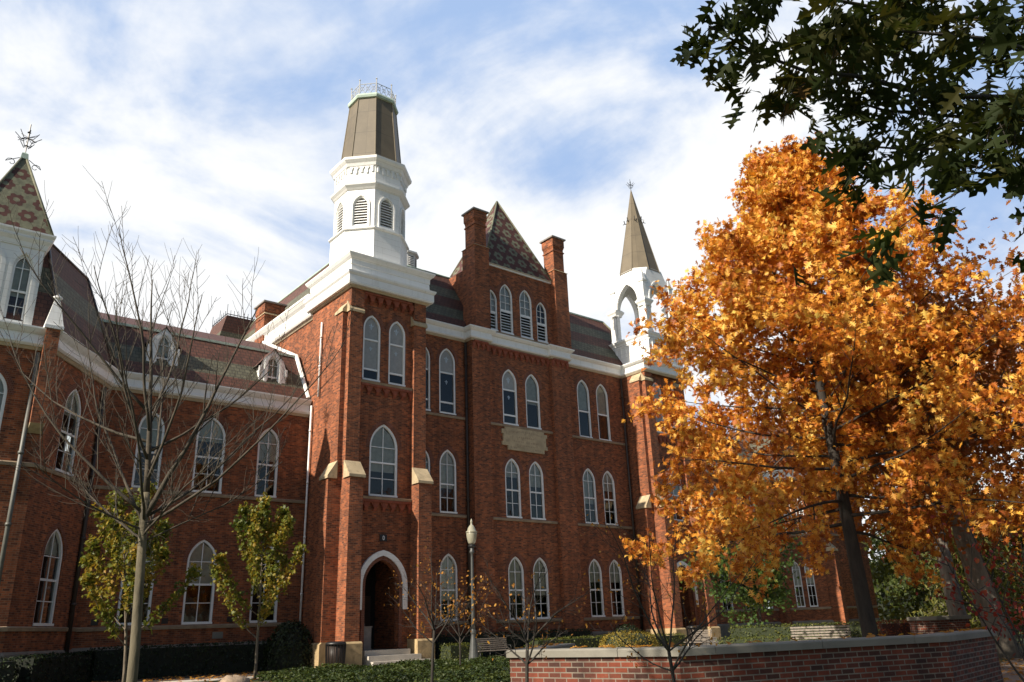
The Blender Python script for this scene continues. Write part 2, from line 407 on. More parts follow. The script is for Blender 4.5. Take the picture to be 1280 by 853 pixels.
class MB:
    def __init__(s): s.v = []; s.f = []; s.mi = []; s.mats = []
    def mid(s, m):
        if m not in s.mats: s.mats.append(m)
        return s.mats.index(m)
    def poly(s, pts, m):
        b = len(s.v); s.v += [tuple(p) for p in pts]
        s.f.append(tuple(range(b, b + len(pts)))); s.mi.append(s.mid(m))
    def mesh(s, pts, faces, m):
        b = len(s.v); s.v += [tuple(p) for p in pts]; k = s.mid(m)
        for f in faces: s.f.append(tuple(b + i for i in f)); s.mi.append(k)
    def box(s, F, u0, u1, d0, d1, z0, z1, m):
        P = [F.p(u, d, z) for z in (z0, z1) for d in (d0, d1) for u in (u0, u1)]
        s.mesh(P, [(2, 3, 7, 6), (1, 0, 4, 5), (0, 2, 6, 4), (3, 1, 5, 7), (6, 7, 5, 4), (0, 1, 3, 2)], m)
    def prism(s, F, prof, u0, u1, m):
        """profile [(d,z)] extruded along u"""
        n = len(prof)
        P = [F.p(u0, d, z) for d, z in prof] + [F.p(u1, d, z) for d, z in prof]
        fs = [tuple(range(n - 1, -1, -1)), tuple(range(n, 2 * n))]
        for i in range(n):
            j = (i + 1) % n
            fs.append((i, j, n + j, n + i))
        s.mesh(P, fs, m)
    def plate(s, F, poly, d0, d1, m):
        """polygon [(u,z)] CCW seen from outside, thick from d0 (back) to d1 (front)"""
        n = len(poly)
        P = [F.p(u, d1, z) for u, z in poly] + [F.p(u, d0, z) for u, z in poly]
        fs = [tuple(range(n)), tuple(range(2 * n - 1, n - 1, -1))]
        for i in range(n):
            j = (i + 1) % n
            fs.append((j, i, n + i, n + j))
        s.mesh(P, fs, m)
    def ring(s, F, outer, inner, d0, d1, m, closed=True):
        n = len(outer)
        P = [F.p(u, d1, z) for u, z in outer] + [F.p(u, d1, z) for u, z in inner] + [F.p(u, d0, z) for u, z in outer] + [F.p(u, d0, z) for u, z in inner]
        fs = []
        rng = range(n) if closed else range(n - 1)
        for i in rng:
            j = (i + 1) % n
            fs += [(i, j, n + j, n + i), (j, i, 2 * n + i, 2 * n + j), (n + i, n + j, 3 * n + j, 3 * n + i)]
        if not closed:
            for i in (0, n - 1): fs.append((i, n + i, 3 * n + i, 2 * n + i))
        s.mesh(P, fs, m)
    def wall(s, F, outer, holes, m, depth=0.3, d=0.0):
        loops = [[Vector((u, z, 0)) for u, z in outer]] + [[Vector((u, z, 0)) for u, z in h] for h in holes]
        flat = [p for l in loops for p in l]
        tris = tessellate_polygon(loops)
        P = [F.p(p.x, d, p.y) for p in flat]
        fs = []
        for a, b, c in tris:
            A, B, C = flat[a], flat[b], flat[c]
            ar = (B.x - A.x) * (C.y - A.y) - (B.y - A.y) * (C.x - A.x)
            if abs(ar) < 1e-9: continue
            fs.append((a, b, c) if ar > 0 else (a, c, b))
        s.mesh(P, fs, m)
        for h in holes:
            n = len(h)
            P = [F.p(u, d, z) for u, z in h] + [F.p(u, d - depth, z) for u, z in h]
            s.mesh(P, [(i, (i + 1) % n, n + (i + 1) % n, n + i) for i in range(n)], m)
    def sweep(s, path, prof, m, closed=False, back=0.0, bottom=None):
        """profile [(out,z)] swept along plan path (outside on the right of travel)"""
        n = len(path); V = [Vector(p) for p in path]
        offs = []
        for i in range(n):
            def nrm(a, b):
                t = (b - a).normalized(); return Vector((t.y, -t.x))
            if closed or 0 < i < n - 1:
                n1 = nrm(V[i - 1], V[i]); n2 = nrm(V[i], V[(i + 1) % n])
                k = (n1 + n2); offs.append(k / max(0.2, (1 + n1.dot(n2))))
            elif i == 0: offs.append(nrm(V[0], V[1]))
            else: offs.append(nrm(V[-2], V[-1]))
        k = len(prof)
        P = [(V[i].x + offs[i].x * o, V[i].y + offs[i].y * o, z) for i in range(n) for o, z in prof]
        fs = []
        for i in range(n if closed else n - 1):
            j = (i + 1) % n
            for a in range(k - 1):
                fs.append((i * k + a, j * k + a, j * k + a + 1, i * k + a + 1))
        if not closed:
            fs.append(tuple(range(k - 1, -1, -1))); fs.append(tuple((n - 1) * k + a for a in range(k)))
        mats = m if isinstance(m, list) else None
        s.mesh(P, fs, mats[0] if mats else m)
    def tube(s, pts, rad, m, sides=6, cap=True):
        pts = [Vector(p) for p in pts]; n = len(pts)
        if not isinstance(rad, (list, tuple)): rad = [rad] * n
        P = []; fs = []
        up = None
        for i in range(n):
            t = (pts[min(i + 1, n - 1)] - pts[max(i - 1, 0)])
            t = t.normalized() if t.length > 1e-9 else Vector((0, 0, 1))
            if up is None:
                up = t.orthogonal().normalized()
            else:
                up = (up - t * up.dot(t))
                up = up.normalized() if up.length > 1e-6 else t.orthogonal().normalized()
            w = t.cross(up)
            for k in range(sides):
                a = 2 * math.pi * k / sides
                P.append(pts[i] + (up * math.cos(a) + w * math.sin(a)) * rad[i])
        for i in range(n - 1):
            for k in range(sides):
                k2 = (k + 1) % sides
                fs.append((i * sides + k, i * sides + k2, (i + 1) * sides + k2, (i + 1) * sides + k))
        if cap:
            fs.append(tuple(range(sides - 1, -1, -1))); fs.append(tuple((n - 1) * sides + k for k in range(sides)))
        s.mesh(P, fs, m)
    def lathe(s, c, prof, m, sides=16, rot=0.0, cap=True):
        """profile [(r,z)] round vertical axis at c"""
        n = len(prof)
        P = []
        for r, z in prof:
            for k in range(sides):
                a = rot + 2 * math.pi * k / sides
                P.append((c[0] + r * math.cos(a), c[1] + r * math.sin(a), c[2] + z))
        fs = []
        for i in range(n - 1):
            for k in range(sides):
                k2 = (k + 1) % sides
                fs.append((i * sides + k, i * sides + k2, (i + 1) * sides + k2, (i + 1) * sides + k))
        if cap:
            fs.append(tuple(range(sides - 1, -1, -1))); fs.append(tuple((n - 1) * sides + k for k in range(sides)))
        s.mesh(P, fs, m)
    def build(s, name, parent=None, smooth=False):
        me = bpy.data.meshes.new(name)
        me.from_pydata(s.v, [], s.f)
        for m in s.mats: me.materials.append(m)
        me.polygons.foreach_set('material_index', s.mi)
        if smooth: me.polygons.foreach_set('use_smooth', [True] * len(s.f))
        me.update()
        o = bpy.data.objects.new(name, me)
        COL.objects.link(o)
        if parent: link_to(o, parent)
        return o
def origin_of(o):
    p = Vector(o.location)
    while o.parent:
        o = o.parent; p += Vector(o.location)
    return p
def link_to(o, parent):
    """parent a mesh written in world coordinates under an unrotated empty / mesh"""
    off = origin_of(parent)
    if off.length > 1e-9 and o.type == 'MESH': o.data.transform(Matrix.Translation(-off))
    o.parent = parent
def tag(o, label=None, cat=None, group=None, kind=None):
    if label: o['label'] = label
    if cat: o['category'] = cat
    if group: o['group'] = group
    if kind: o['kind'] = kind
    return o
def thing(name, loc, label, cat, group=None):
    o = bpy.data.objects.new(name, None)
    o.empty_display_size = 0.2
    COL.objects.link(o); o.location = loc
    return tag(o, label, cat, group)
def structure(mb, name):
    return tag(mb.build(name), kind='structure')

def arch(uc, a, z0, zs, h, t=0.0, n=8):
    """pointed arch outline CCW from bottom left, inset by t"""
    Rr = (a * a + h * h) / (2 * a)
    aa, r = a - t, Rr - t
    cxr, cxl = uc + a - Rr, uc - a + Rr
    al = math.acos(max(-1, min(1, (Rr - a) / r)))
    pts = [(uc - aa, z0 + t), (uc + aa, z0 + t)]
    for i in range(n + 1):
        th = al * i / n
        pts.append((cxr + r * math.cos(th), zs + r * math.sin(th)))
    for i in range(n - 1, -1, -1):
        th = al * i / n
        pts.append((cxl - r * math.cos(th), zs + r * math.sin(th)))
    return pts
def arch_half_at(a, h, zrel):
    """half width of the arch at height zrel over its spring"""
    Rr = (a * a + h * h) / (2 * a)
    if zrel <= 0: return a
    return max(0.0, math.sqrt(max(0, Rr * Rr - zrel * zrel)) - (Rr - a))

# ------------------------------------------------------------------ THE BUILDING
bld = thing("college_building", (0, 0, 0), "large red brick gothic hall with white towers, steep slate roofs and pointed white windows", "building")
rnd = random.Random(5)

def window(F, uc, a, z0, ztop, style='sash', blind=None, rise=1.5, mrail=0.46, ring=True, parent=bld, frame=0.10):
    """window part (white frame, rails, bars) with its panes as sub-parts; returns the hole"""
    h = a * rise; zs = ztop - h; H = ztop - z0
    hole = arch(uc, a, z0, zs, h)
    if blind and blind is not True and blind is not False:
        blind = min(.78, max(.30, blind + rnd.choice((-.16, -.06, 0, .04, .12, .22)) * (1 if style == 'sash' else .2)))
    mb = MB()
    t = frame
    mb.ring(F, arch(uc, a - .003, z0 + .003, zs, h - .004), arch(uc, a, z0, zs, h, t), -0.17, -0.045, WHITEF)
    mb.box(F, uc - a + .01, uc + a - .01, -0.1, 0.035, z0 - 0.0, z0 + 0.085, WHITEF)
    def bar(zc, w, d1=-0.085):
        ha = arch_half_at(a, h, zc - zs) - t * 0.9
        mb.box(F, uc - ha, uc + ha, -0.15, d1, zc - w, zc + w, WHITEF)
    zr = z0 + H * mrail
    subs = []
    if style == 'sash':
        bar(zr, 0.04)
        mb.box(F, uc - 0.016, uc + 0.016, -0.142, -0.098, z0 + t * .9, ztop - t * 1.5, WHITEF)
        zq = (zr + zs) / 2 + 0.2
        bar(zs + 0.02 if zs > zr + .5 else zq, 0.016, -0.1)
        mb2 = (z0 + t + zr) / 2
        ha = a - t
        mb.box(F, uc - ha, uc + ha, -0.1425, -0.1005, mb2 - 0.014, mb2 + 0.014, WHITEF)
    elif style == 'stain':
        bar(z0 + H * 0.175, 0.045); bar(z0 + H * 0.62, 0.04)
    elif style == 'two':
        bar(zr, 0.045)
    elif style == 'louver':
        bar(zr, 0.06)
        mb.box(F, uc - 0.014, uc + 0.014, -0.142, -0.098, zr, ztop - t * 1.5, WHITEF)
        bar(zs + 0.05, 0.014, -0.1); bar((zs + zr) / 2 + .05, 0.014, -0.1)
    w = mb.build("window", parent)
    g = MB()
    def pane(za, zb, d, m, mbx):
        """glass between two heights"""
        pts = []
        n = 7
        zl = [za + (zb - za) * i / n for i in range(n + 1)]
        for z in zl:
            ha = max(0.004, arch_half_at(a - t * .8, h * (a - t * .8) / a * 1.0 + 0, z - zs)); pts.append((uc + ha, z))
        for z in reversed(zl):
            ha = max(0.004, arch_half_at(a - t * .8, h * (a - t * .8) / a, z - zs)); pts.append((uc - ha, z))
        mbx.poly([F.p(u, d, z) for u, z in pts], m)
    zt = ztop - t * 1.2
    zb0 = z0 + t * .7
    if style == 'louver':
        lb = MB()
        nl = max(6, int((zr - zb0) / 0.17))
        for i in range(nl):
            z = zb0 + (zr - zb0) * (i + .35) / nl
            ha = a - t * .8
            lb.prism(F, [(-0.16, z + 0.075), (-0.07, z), (-0.07, z + 0.022), (-0.16, z + 0.097)], uc - ha, uc + ha, WHITEF)
        lb.build("louver", w)
        pane(zr, zt, -0.125, GLASS, g); g.build("glass", w)
        if blind:
            b = MB(); pane(zr, zt, -0.2, CURTAIN, b); b.build("curtain", w)
    elif style == 'stain':
        zm1, zm2 = z0 + H * 0.175, z0 + H * 0.62
        fr = MB()
        pane(zm2, zt, -0.125, FROST, fr)
        if blind: pane(zm1, zm2, -0.1255, FROST, fr)
        else: pane(zm1, zm2, -0.1255, GLASS, g)
        # small lily emblem in each frosted light
        def lily(cz, s):
            for pts in ([(0, .5), (-.11, .22), (0, -.1), (.11, .22)], [(-.06, -.02), (-.24, .26), (-.34, .1), (-.22, .06)], [(.06, -.02), (.22, .06), (.34, .1), (.24, .26)],
                        [(-.2, -.14), (.2, -.14), (.2, -.06), (-.2, -.06)], [(0, -.45), (.1, -.2), (0, -.16), (-.1, -.2)]):
                fr.poly([F.p(uc + x * s, -0.121, cz + y * s) for x, y in pts], FLEUR)
        lily(zs + h * .18, a * 0.8)
        lily((zm1 + zm2) / 2 + .3, a * 0.55)
        fr.build("frosted_glass", w)
        pane(zb0, zm1, -0.125, GLASS, g)
        g.build("glass", w)
    else:
        pane(zb0, zt, -0.125, GLASS, g)
        g.build("glass", w)
        if blind:
            b = MB(); zb = z0 + H * blind
            pane(zb, zt, -0.21, BLIND, b); b.build("blind", w)
    if ring:
        rb = MB()
        o = arch(uc, a, z0, zs, h, -0.2)[1:]; i = arch(uc, a, z0, zs, h, -0.02)[1:]
        o = o + [(uc - a - .2, zs - 0.0)]; i = i + [(uc - a - .02, zs)]
        o[0] = (uc + a + .2, zs - .02); i[0] = (uc + a + .02, zs - .02)
        o[-1] = (uc - a - .2, zs - .02); i[-1] = (uc - a - .02, zs - .02)
        rb.ring(F, o, i, -0.02, 0.014, BRICKD, closed=False)
        rb.build("brick_arch", w)
    return hole

def sillstrip(F, u0, u1, z, m=SILL, h=0.17, out=0.09, name="sill"):
    mb = MB()
    mb.prism(F, [(-0.02, z - h), (out * .8, z - h), (out, z - h * .35), (-0.02, z)], u0, u1, m)
    return mb.build(name, bld)

def corbels(F, u0, u1, ztop, n, drop=0.34, proj=0.16, ends=True):
    """row of pointed brick pendants under a band"""
    mb = MB()
    mb.box(F, u0, u1, -0.02, proj + .02, ztop - 0.1, ztop, TERRA)
    w = (u1 - u0) / n
    for i in range(n + 1):
        c = u0 + w * i
        hw = w * 0.23
        mb.box(F, c - hw, c + hw, -0.02, proj - .03, ztop - drop, ztop - .099, TERRA)
        mb.prism(F, [(-0.02, ztop - drop - 0.16), (0.03, ztop - drop - 0.16), (proj - .03, ztop - drop + .001), (-0.02, ztop - drop + .001)], c - hw * .7, c + hw * .7, TERRA)
        if i < n:   # little pointed heads between pendants
            for sgn in (-1, 1):
                x0 = c + w / 2 + sgn * (w / 2 - hw + .002)
                pts = [(x0, ztop - .098), (x0, ztop - .30), (c + w / 2, ztop - .098)]
                if sgn > 0: pts = [pts[0], pts[2], pts[1]]
                mb.plate(F, pts, -0.02, proj - .045, TERRA)
    return mb.build("corbel_table", bld)

def cap_wedge(F, u0, u1, d_in, d_out, z_lo, z_hi, over=0.07):
    mb = MB()
    mb.prism(F, [(d_in, z_lo), (d_out + over, z_lo), (d_out + over, z_lo + .12), (d_in + .02, z_hi), (d_in, z_hi)], u0 - over, u1 + over, STONE)
    return mb
def buttress(F, u0, u1, d_low, d_up, z_base=1.02, z_cap=(7.86, 8.66), z_up=(15.9, 16.5), d_in=-0.05, top=True):
    mb = MB()
    mb.box(F, u0, u1, d_in, d_low, z_base, z_cap[0] + .01, BRICK)
    mb.box(F, u0 + .004, u1 - .004, d_in, d_up, z_cap[0] + .01, z_up[0], BRICK)
    b = mb.build("buttress", bld)
    # gable of brick behind the sloping cap
    cap_wedge(F, u0, u1, d_up + .003, d_low, z_cap[0], z_cap[1]).build("weathered_cap", b)
    if top: cap_wedge(F, u0, u1, d_in, d_up, z_up[0], z_up[1], .06).build("weathered_cap", b)
    if z_base > .5:
        st = MB()
        st.box(F, u0 - .1, u1 + .1, d_in, d_low + .12, -0.05, z_base - .06, BASE)
        st.prism(F, [(d_in, z_base - .0601), (d_low + .12, z_base - .0601), (d_low + .02, z_base + .02), (d_in, z_base + .02)], u0 - .1, u1 + .1, BASE)
        st.build("base_block", b)
    return b

def pipe(pts, r, m):
    mb = MB(); mb.tube(pts, r, m, 8)
    z0, z1 = pts[0][2], pts[-1][2]
    o = mb.build("downpipe", bld, True)
    n = max(2, int(abs(z1 - z0) / 2.6))
    for i in range(1, n + 1):
        k = i / (n + .5)
        p = Vector(pts[0]).lerp(Vector(pts[-1]), k)
        br = MB(); br.tube([p - Vector((0, 0, .05)), p + Vector((0, 0, .05))], r * 1.35, m, 8)
        br.build("pipe_collar", o, True)
    return o

# ---- left wing -------------------------------------------------------
F36 = FY(36.0)
lw_holes = []
for uc, z0, zt, st, bl, a in ((9.52, 1.97, 5.4, 'sash', .48, .64), (12.06, 1.95, 5.45, 'sash', .47, .645), (14.95, 1.95, 5.38, 'sash', .60, .64)):
    lw_holes.append(window(F36, uc, a, z0, zt, st, bl))
for uc, zt, bl, a in ((9.35, 10.85, .55, .55), (11.94, 10.93, .45, .67), (14.66, 10.77, .30, .53)):
    lw_holes.append(window(F36, uc, a, 7.45, zt, 'sash', bl))
mb = MB()
mb.wall(F36, [(7.43, 1.17), (16.64, 1.17), (16.64, 11.7), (7.43, 11.7)], lw_holes, BRICK)
mb.build("wing_wall", bld)
mb = MB(); mb.box(F36, 7.3, 16.64, -0.3, 0.10, -0.1, 1.10, GREYST); mb.prism(F36, [(-.3, 1.1001), (.10, 1.1001), (.02, 1.19), (-.3, 1.19)], 7.3, 16.64, GREYST); mb.build("foundation", bld)
sillstrip(F36, 7.45, 16.62, 7.45)
sillstrip(F36, 7.45, 16.62, 1.95)
# basement vents and a small pale plate
for u in (8.1, 10.75, 13.45):
    mb = MB(); mb.box(F36, u - .13, u + .13, -0.02, 0.012, 2.0, 2.22, BLACK); mb.build("vent", bld)
mb = MB(); mb.box(F36, 12.75, 13.2, -0.02, .03, 1.36, 1.62, COPING); mb.build("wall_plate", bld)

# ---- left bay --------------------------------------------------------
CA, CB = (4.6, 32.25), (7.45, 36.0)
FCH = Fr(CA, (CB[0] - CA[0], CB[1] - CA[1]))
LCH = math.hypot(CB[0] - CA[0], CB[1] - CA[1])
holes = [window(FCH, 2.3, .70, 1.98, 5.42, 'sash', .5), window(FCH, 2.08, .68, 7.42, 10.78, 'sash', .55)]
mb = MB(); mb.wall(FCH, [(0, 1.1), (LCH, 1.1), (LCH, 11.7), (0, 11.7)], holes, BRICK); mb.build("bay_wall", bld)
FB = FY(32.25)
holes = []
for uc in (2.78, 0.3):
    holes += [window(FB, uc, .62, 7.42, 10.7, 'sash', .5), window(FB, uc, .62, 1.98, 5.4, 'sash', .5)]
mb = MB(); mb.wall(FB, [(-3, 1.1), (4.6, 1.1), (4.6, 11.7), (-3, 11.7)], holes, BRICK); mb.build("bay_wall", bld)
mb = MB(); mb.sweep([(-3, 32.25), CA, CB, (8.5, 36.0)], [(-.1, -.1), (.1, -.1), (.1, 1.06), (.02, 1.15), (-.1, 1.15)], GREYST); mb.build("foundation", bld)
for z in (7.42, 1.97):
    mb = MB(); mb.sweep([(-3, 32.25), CA, (7.4, 35.93)], [(-.02, z - .17), (.07, z - .17), (.09, z - .06), (-.02, z)], SILL); mb.build("sill", bld)
mb = MB(); mb.wall(FXm(-3), [(-46, 0), (-32.25, 0), (-32.25, 11.7), (-46, 11.7)], [], BRICK); mb.build("bay_wall", bld)
# cornice of wing and bay: white boxes with a tan underside
CORN_M = [(-.05, 16.6), (.15, 16.6), (.2, 16.66), (.2, 16.71), (.13, 16.75), (.13, 17.03), (.24, 17.1), (.33, 17.2), (.33, 17.26), (-.05, 17.3)]
CORN_W = [(-.05, 11.62), (.18, 11.62), (.25, 11.7), (.25, 11.78), (.15, 11.82), (.15, 12.06), (.27, 12.15), (.36, 12.27), (.36, 12.33), (-.05, 12.37)]
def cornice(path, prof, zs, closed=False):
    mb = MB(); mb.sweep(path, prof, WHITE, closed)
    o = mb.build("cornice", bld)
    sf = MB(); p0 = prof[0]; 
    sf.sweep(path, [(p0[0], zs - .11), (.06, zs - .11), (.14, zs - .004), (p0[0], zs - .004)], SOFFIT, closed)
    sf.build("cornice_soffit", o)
    return o
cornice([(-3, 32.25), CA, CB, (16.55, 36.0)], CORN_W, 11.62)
# bay corner pier with white pinnacle
FPB = Fr(CA, (1, -.25))
mb = MB(); mb.box(FY(32.25), 4.2, 4.66, -.3, .40, 8.75, 12.32, BRICK)
mb.prism(FY(32.25), [(-.2, 8.45), (.05, 8.45), (.40, 8.751), (-.2, 8.751)], 4.2, 4.66, STONE)
pr = mb.build("corner_pier", bld)
mb = MB()
mb.box(FY(32.25), 4.12, 4.75, -.33, .47, 12.325, 12.45, WHITE)
c = Vector((4.435, 32.17, 0)); hb = .31
base = [(c.x - hb, c.y - hb, 12.451), (c.x + hb, c.y - hb, 12.451), (c.x + hb, c.y + hb, 12.451), (c.x - hb, c.y + hb, 12.451)]
ht = .085
topv = [(c.x - ht, c.y - ht, 13.62), (c.x + ht, c.y - ht, 13.62), (c.x + ht, c.y + ht, 13.62), (c.x - ht, c.y + ht, 13.62)]
mb.mesh(base + topv, [(0, 1, 5, 4), (1, 2, 6, 5), (2, 3, 7, 6), (3, 0, 4, 7), (4, 5, 6, 7)], WHITE)
mb.lathe((c.x, c.y, 13.6), [(.09, 0), (.17, .04), (.17, .1), (.06, .16), (.05, .2), (.0, .27)], WHITE, 8)
mb.build("pinnacle", pr)
# bay mansard (steep lower slope, shallow top)
def loft(mb, lo, zl, hi, zh, m, skip=()):
    n = len(lo)
    for i in range(n):
        if i in skip: continue
        j = (i + 1) % n
        mb.poly([(*lo[i], zl), (*lo[j], zl), (*hi[j], zh), (*hi[i], zh)], m)
lo = [(-3, 32.2), (4.62, 32.2), (7.5, 36.0), (7.5, 46), (-3, 46)]
hi = [(-3, 33.6), (3.95, 33.6), (6.05, 36.6), (6.05, 46), (-3, 46)]
top = [(-3, 38), (2.0, 38), (4.2, 38.6), (4.2, 46), (-3, 46)]
mb = MB(); loft(mb, lo, 12.44, hi, 16.55, SLATE_BAY, (3, 4)); loft(mb, hi, 16.55, top, 17.9, SLATE_BAY, (3, 4))
mb.poly([(*p, 17.9) for p in top], SLATE_BAY)
rf = mb.build("bay_roof", bld)
mb = MB()
for a, b in (((hi[1][0], hi[1][1], 16.56), (lo[1][0], lo[1][1], 12.5)), ((hi[2][0], hi[2][1], 16.56), (lo[2][0], lo[2][1], 12.5)), ((hi[0][0], hi[0][1], 16.56), (hi[1][0], hi[1][1], 16.56)), ((hi[1][0], hi[1][1], 16.56), (hi[2][0], hi[2][1], 16.56))):
    mb.tube([a, b], .06, PIPEB, 6)
mb.build("ridge_roll", rf, True)
# white roof turret over the bay with patterned pyramid
FT = FY(32.2)
tw = [window(FT, u, .31, 12.42, 15.15, 'sash', .55, rise=1.8, ring=False, frame=.07) for u in (3.15, 2.1)]
mb = MB()
mb.wall(FT, [(1.35, 12.3), (3.75, 12.3), (3.75, 15.7), (1.35, 15.7)], tw, WHITE, depth=.2)
for x in (1.35, 3.75): mb.poly([(x, 32.2, 12.4), (x, 35.0, 12.4), (x, 35.0, 15.7), (x, 32.2, 15.7)], WHITE)
for u in (3.15, 2.1):       # raised pointed hood round each opening
    o = arch(u, .31, 12.45, 14.592, .558, -.17)[1:]; i = arch(u, .31, 12.45, 14.592, .558, -.03)[1:]
    o.append((u - .48, 12.36)); i.append((u - .34, 12.36)); o[0] = (u + .48, 12.36); i[0] = (u + .34, 12.36)
    mb.ring(FT, o, i, -.02, .05, WHITE, closed=False)
trt = mb.build("roof_turret", bld)
mb = MB(); mb.sweep([(1.35, 35.0), (1.35, 32.2), (3.75, 32.2), (3.75, 35.0)], [(-.03, 15.45), (.04, 15.45), (.08, 15.64), (.18, 15.78), (.18, 15.88), (.26, 16.0), (.26, 16.07), (-.03, 16.09)], WHITE)
mb.build("turret_cornice", trt)

def tri_clip(poly, tri):
    for i in range(3):
        a, b = tri[i], tri[(i + 1) % 3]
        outp = []
        def side(p): return (b[0] - a[0]) * (p[1] - a[1]) - (b[1] - a[1]) * (p[0] - a[0])
        for k in range(len(poly)):
            p, q = poly[k], poly[(k + 1) % len(poly)]
            sp, sq = side(p), side(q)
            if sp >= 0: outp.append(p)
            if (sp >= 0) != (sq >= 0):
                t = sp / (sp - sq); outp.append((p[0] + (q[0] - p[0]) * t, p[1] + (q[1] - p[1]) * t))
        poly = outp
        if len(poly) < 3: return []
    return poly
def pattern_pyramid(base, apex, hexr, mflower, mfield, mode, name, parent):
    """pyramid roof whose faces are laid with hexagonal slates in two colours"""
    mb = MB()
    apex = Vector(apex); base = [Vector(b) for b in base]; n = len(base)
    for k in range(n):
        A, B = base[k], base[(k + 1) % n]
        U = (B - A).normalized(); N = U.cross(apex - A).normalized(); V = N.cross(U)
        ap = ((apex - A).dot(U), (apex - A).dot(V)); Lb = (B - A).length
        tri = [(0, 0), (Lb, 0), ap]
        dx = hexr * math.sqrt(3); dy = hexr * 1.5
        u0 = Lb / 2
        for r in range(-1, int(ap[1] / dy) + 2):
            for q in range(-int(Lb / dx) - 3, int(Lb / dx) + 4):
                cxh = u0 + dx * (q + (0.5 if r % 2 else 0)); cyh = r * dy
                # axial coordinates
                aq = q - (r - (r & 1)) // 2; ar = r
                # flower lattice: ring of six round a centre
                best = 9
                if mode == 'flower':
                    # lattice basis (3,-1),(1,3)-like spacing in axial space
                    for (ba, bb) in ((4, -2), ):
                        pass
                    i = (2 * aq + ar); j = ar
                    # square-ish lattice: centres every 4 columns, 4 rows, staggered
                    cr = round(ar / 4) * 4
                    for cr in (ar // 4 * 4, ar // 4 * 4 + 4):
                        st = 2 if (cr // 4) % 2 else 0
                        qq = q
                        for cc in (((qq - st) // 4) * 4 + st, ((qq - st) // 4) * 4 + 4 + st):
                            caq = cc - (cr - (cr & 1)) // 2
                            dq, dr = aq - caq, ar - cr
                            best = min(best, max(abs(dq), abs(dr), abs(dq + dr)))
                m = mflower if best == 1 else mfield
                hx = [(cxh + hexr * math.cos(R_(60 * t + 30)), cyh + hexr * math.sin(R_(60 * t + 30))) for t in range(6)]
                pl = tri_clip(hx, tri)
                if len(pl) < 3: continue
                mb.poly([A + U * x + V * y + N * rnd.uniform(0, .004) for x, y in pl], m)
    o = mb.build(name, parent)
    rl = MB()
    for b in base: rl.tube([b, apex], .055, SLATE_GRN, 6)
    rl.build("ridge_roll", o, True)
    return o
def iron_star(parent, c, s=1.0, name="finial"):
    mb = MB(); x, y, z = c
    mb.tube([(x, y, z - .1), (x, y, z + 1.15 * s)], .02 * s, BLACK, 5)
    for k in range(4):
        a = k * math.pi / 4
        dx, dy = math.cos(a), math.sin(a)
        for zz, rr in ((.62, .38), (.36, .2)):
            mb.tube([(x - dx * rr * s, y - dy * rr * s, z + (zz + .1) * s), (x - dx * rr * .5 * s, y - dy * rr * .5 * s, z + (zz - .08) * s), (x, y, z + zz * s), (x + dx * rr * .5 * s, y + dy * rr * .5 * s, z + (zz - .08) * s), (x + dx * rr * s, y + dy * rr * s, z + (zz + .1) * s)], .013 * s, BLACK, 4)
        mb.tube([(x - dx * .27 * s, y - dy * .27 * s, z + .45 * s), (x + dx * .27 * s, y + dy * .27 * s, z + .83 * s)], .011 * s, BLACK, 4)
    mb.lathe((x, y, z + .78 * s), [(.0, 0), (.06 * s, .05 * s), (0, .12 * s)], BLACK, 6)
    return mb.build(name, parent)
pb = pattern_pyramid([(1.2, 32.05, 16.07), (3.9, 32.05, 16.07), (3.9, 34.9, 16.07), (1.2, 34.9, 16.07)], (2.6, 33.5, 20.0), .125, SLATE_RED, SLATE_GRN, 'flower', "patterned_spire", bld)
iron_star(pb, (2.6, 33.5, 20.0), 1.25)
mb = MB(); mb.lathe((2.6, 33.5, 19.75), [(.2, 0), (.16, .25), (.03, .34)], COPPER, 4, R_(45))
for sx in (-1, 1):
    pts = [(2.6 + sx * .16, 33.4, 19.75)]
    for t in range(9):
        an = t * .75; rr = .2 * (1 - t / 10)
        pts.append((2.6 + sx * (.42 + rr * math.cos(an)), 33.3, 19.4 + rr * math.sin(an)))
    mb.tube(pts, .016, BLACK, 4)
mb.build("scroll_ironwork", pb)

# ---- left wing roof with dormers -------------------------------------
def wing_roof(x0, x1):
    mb = MB()
    mb.poly([(x0, 35.95, 12.44), (x1, 35.95, 12.44), (x1, 37.75, 15.15), (x0, 37.75, 15.15)], SLATE_WING)
    mb.poly([(x0, 37.75, 15.15), (x1, 37.75, 15.15), (x1, 42.5, 17.35), (x0, 42.5, 17.35)], SLATE_WING)
    mb.poly([(x0, 42.5, 17.35), (x1, 42.5, 17.35), (x1, 49, 12.4), (x0, 49, 12.4)], SLATE_WING)
    o = mb.build("wing_roof", bld)
    g = MB(); g.box(WORLD, x0, x1, -37.80, -37.66, 15.10, 15.22, COPPER); g.build("gutter", o)
    return o
wr = wing_roof(5.5, 16.6)
mb = MB(); mb.tube([(16.52, 36.0, 12.5), (16.52, 37.72, 15.2), (16.52, 42.4, 17.4)], .11, WHITE, 6); mb.build("verge_board", wr)
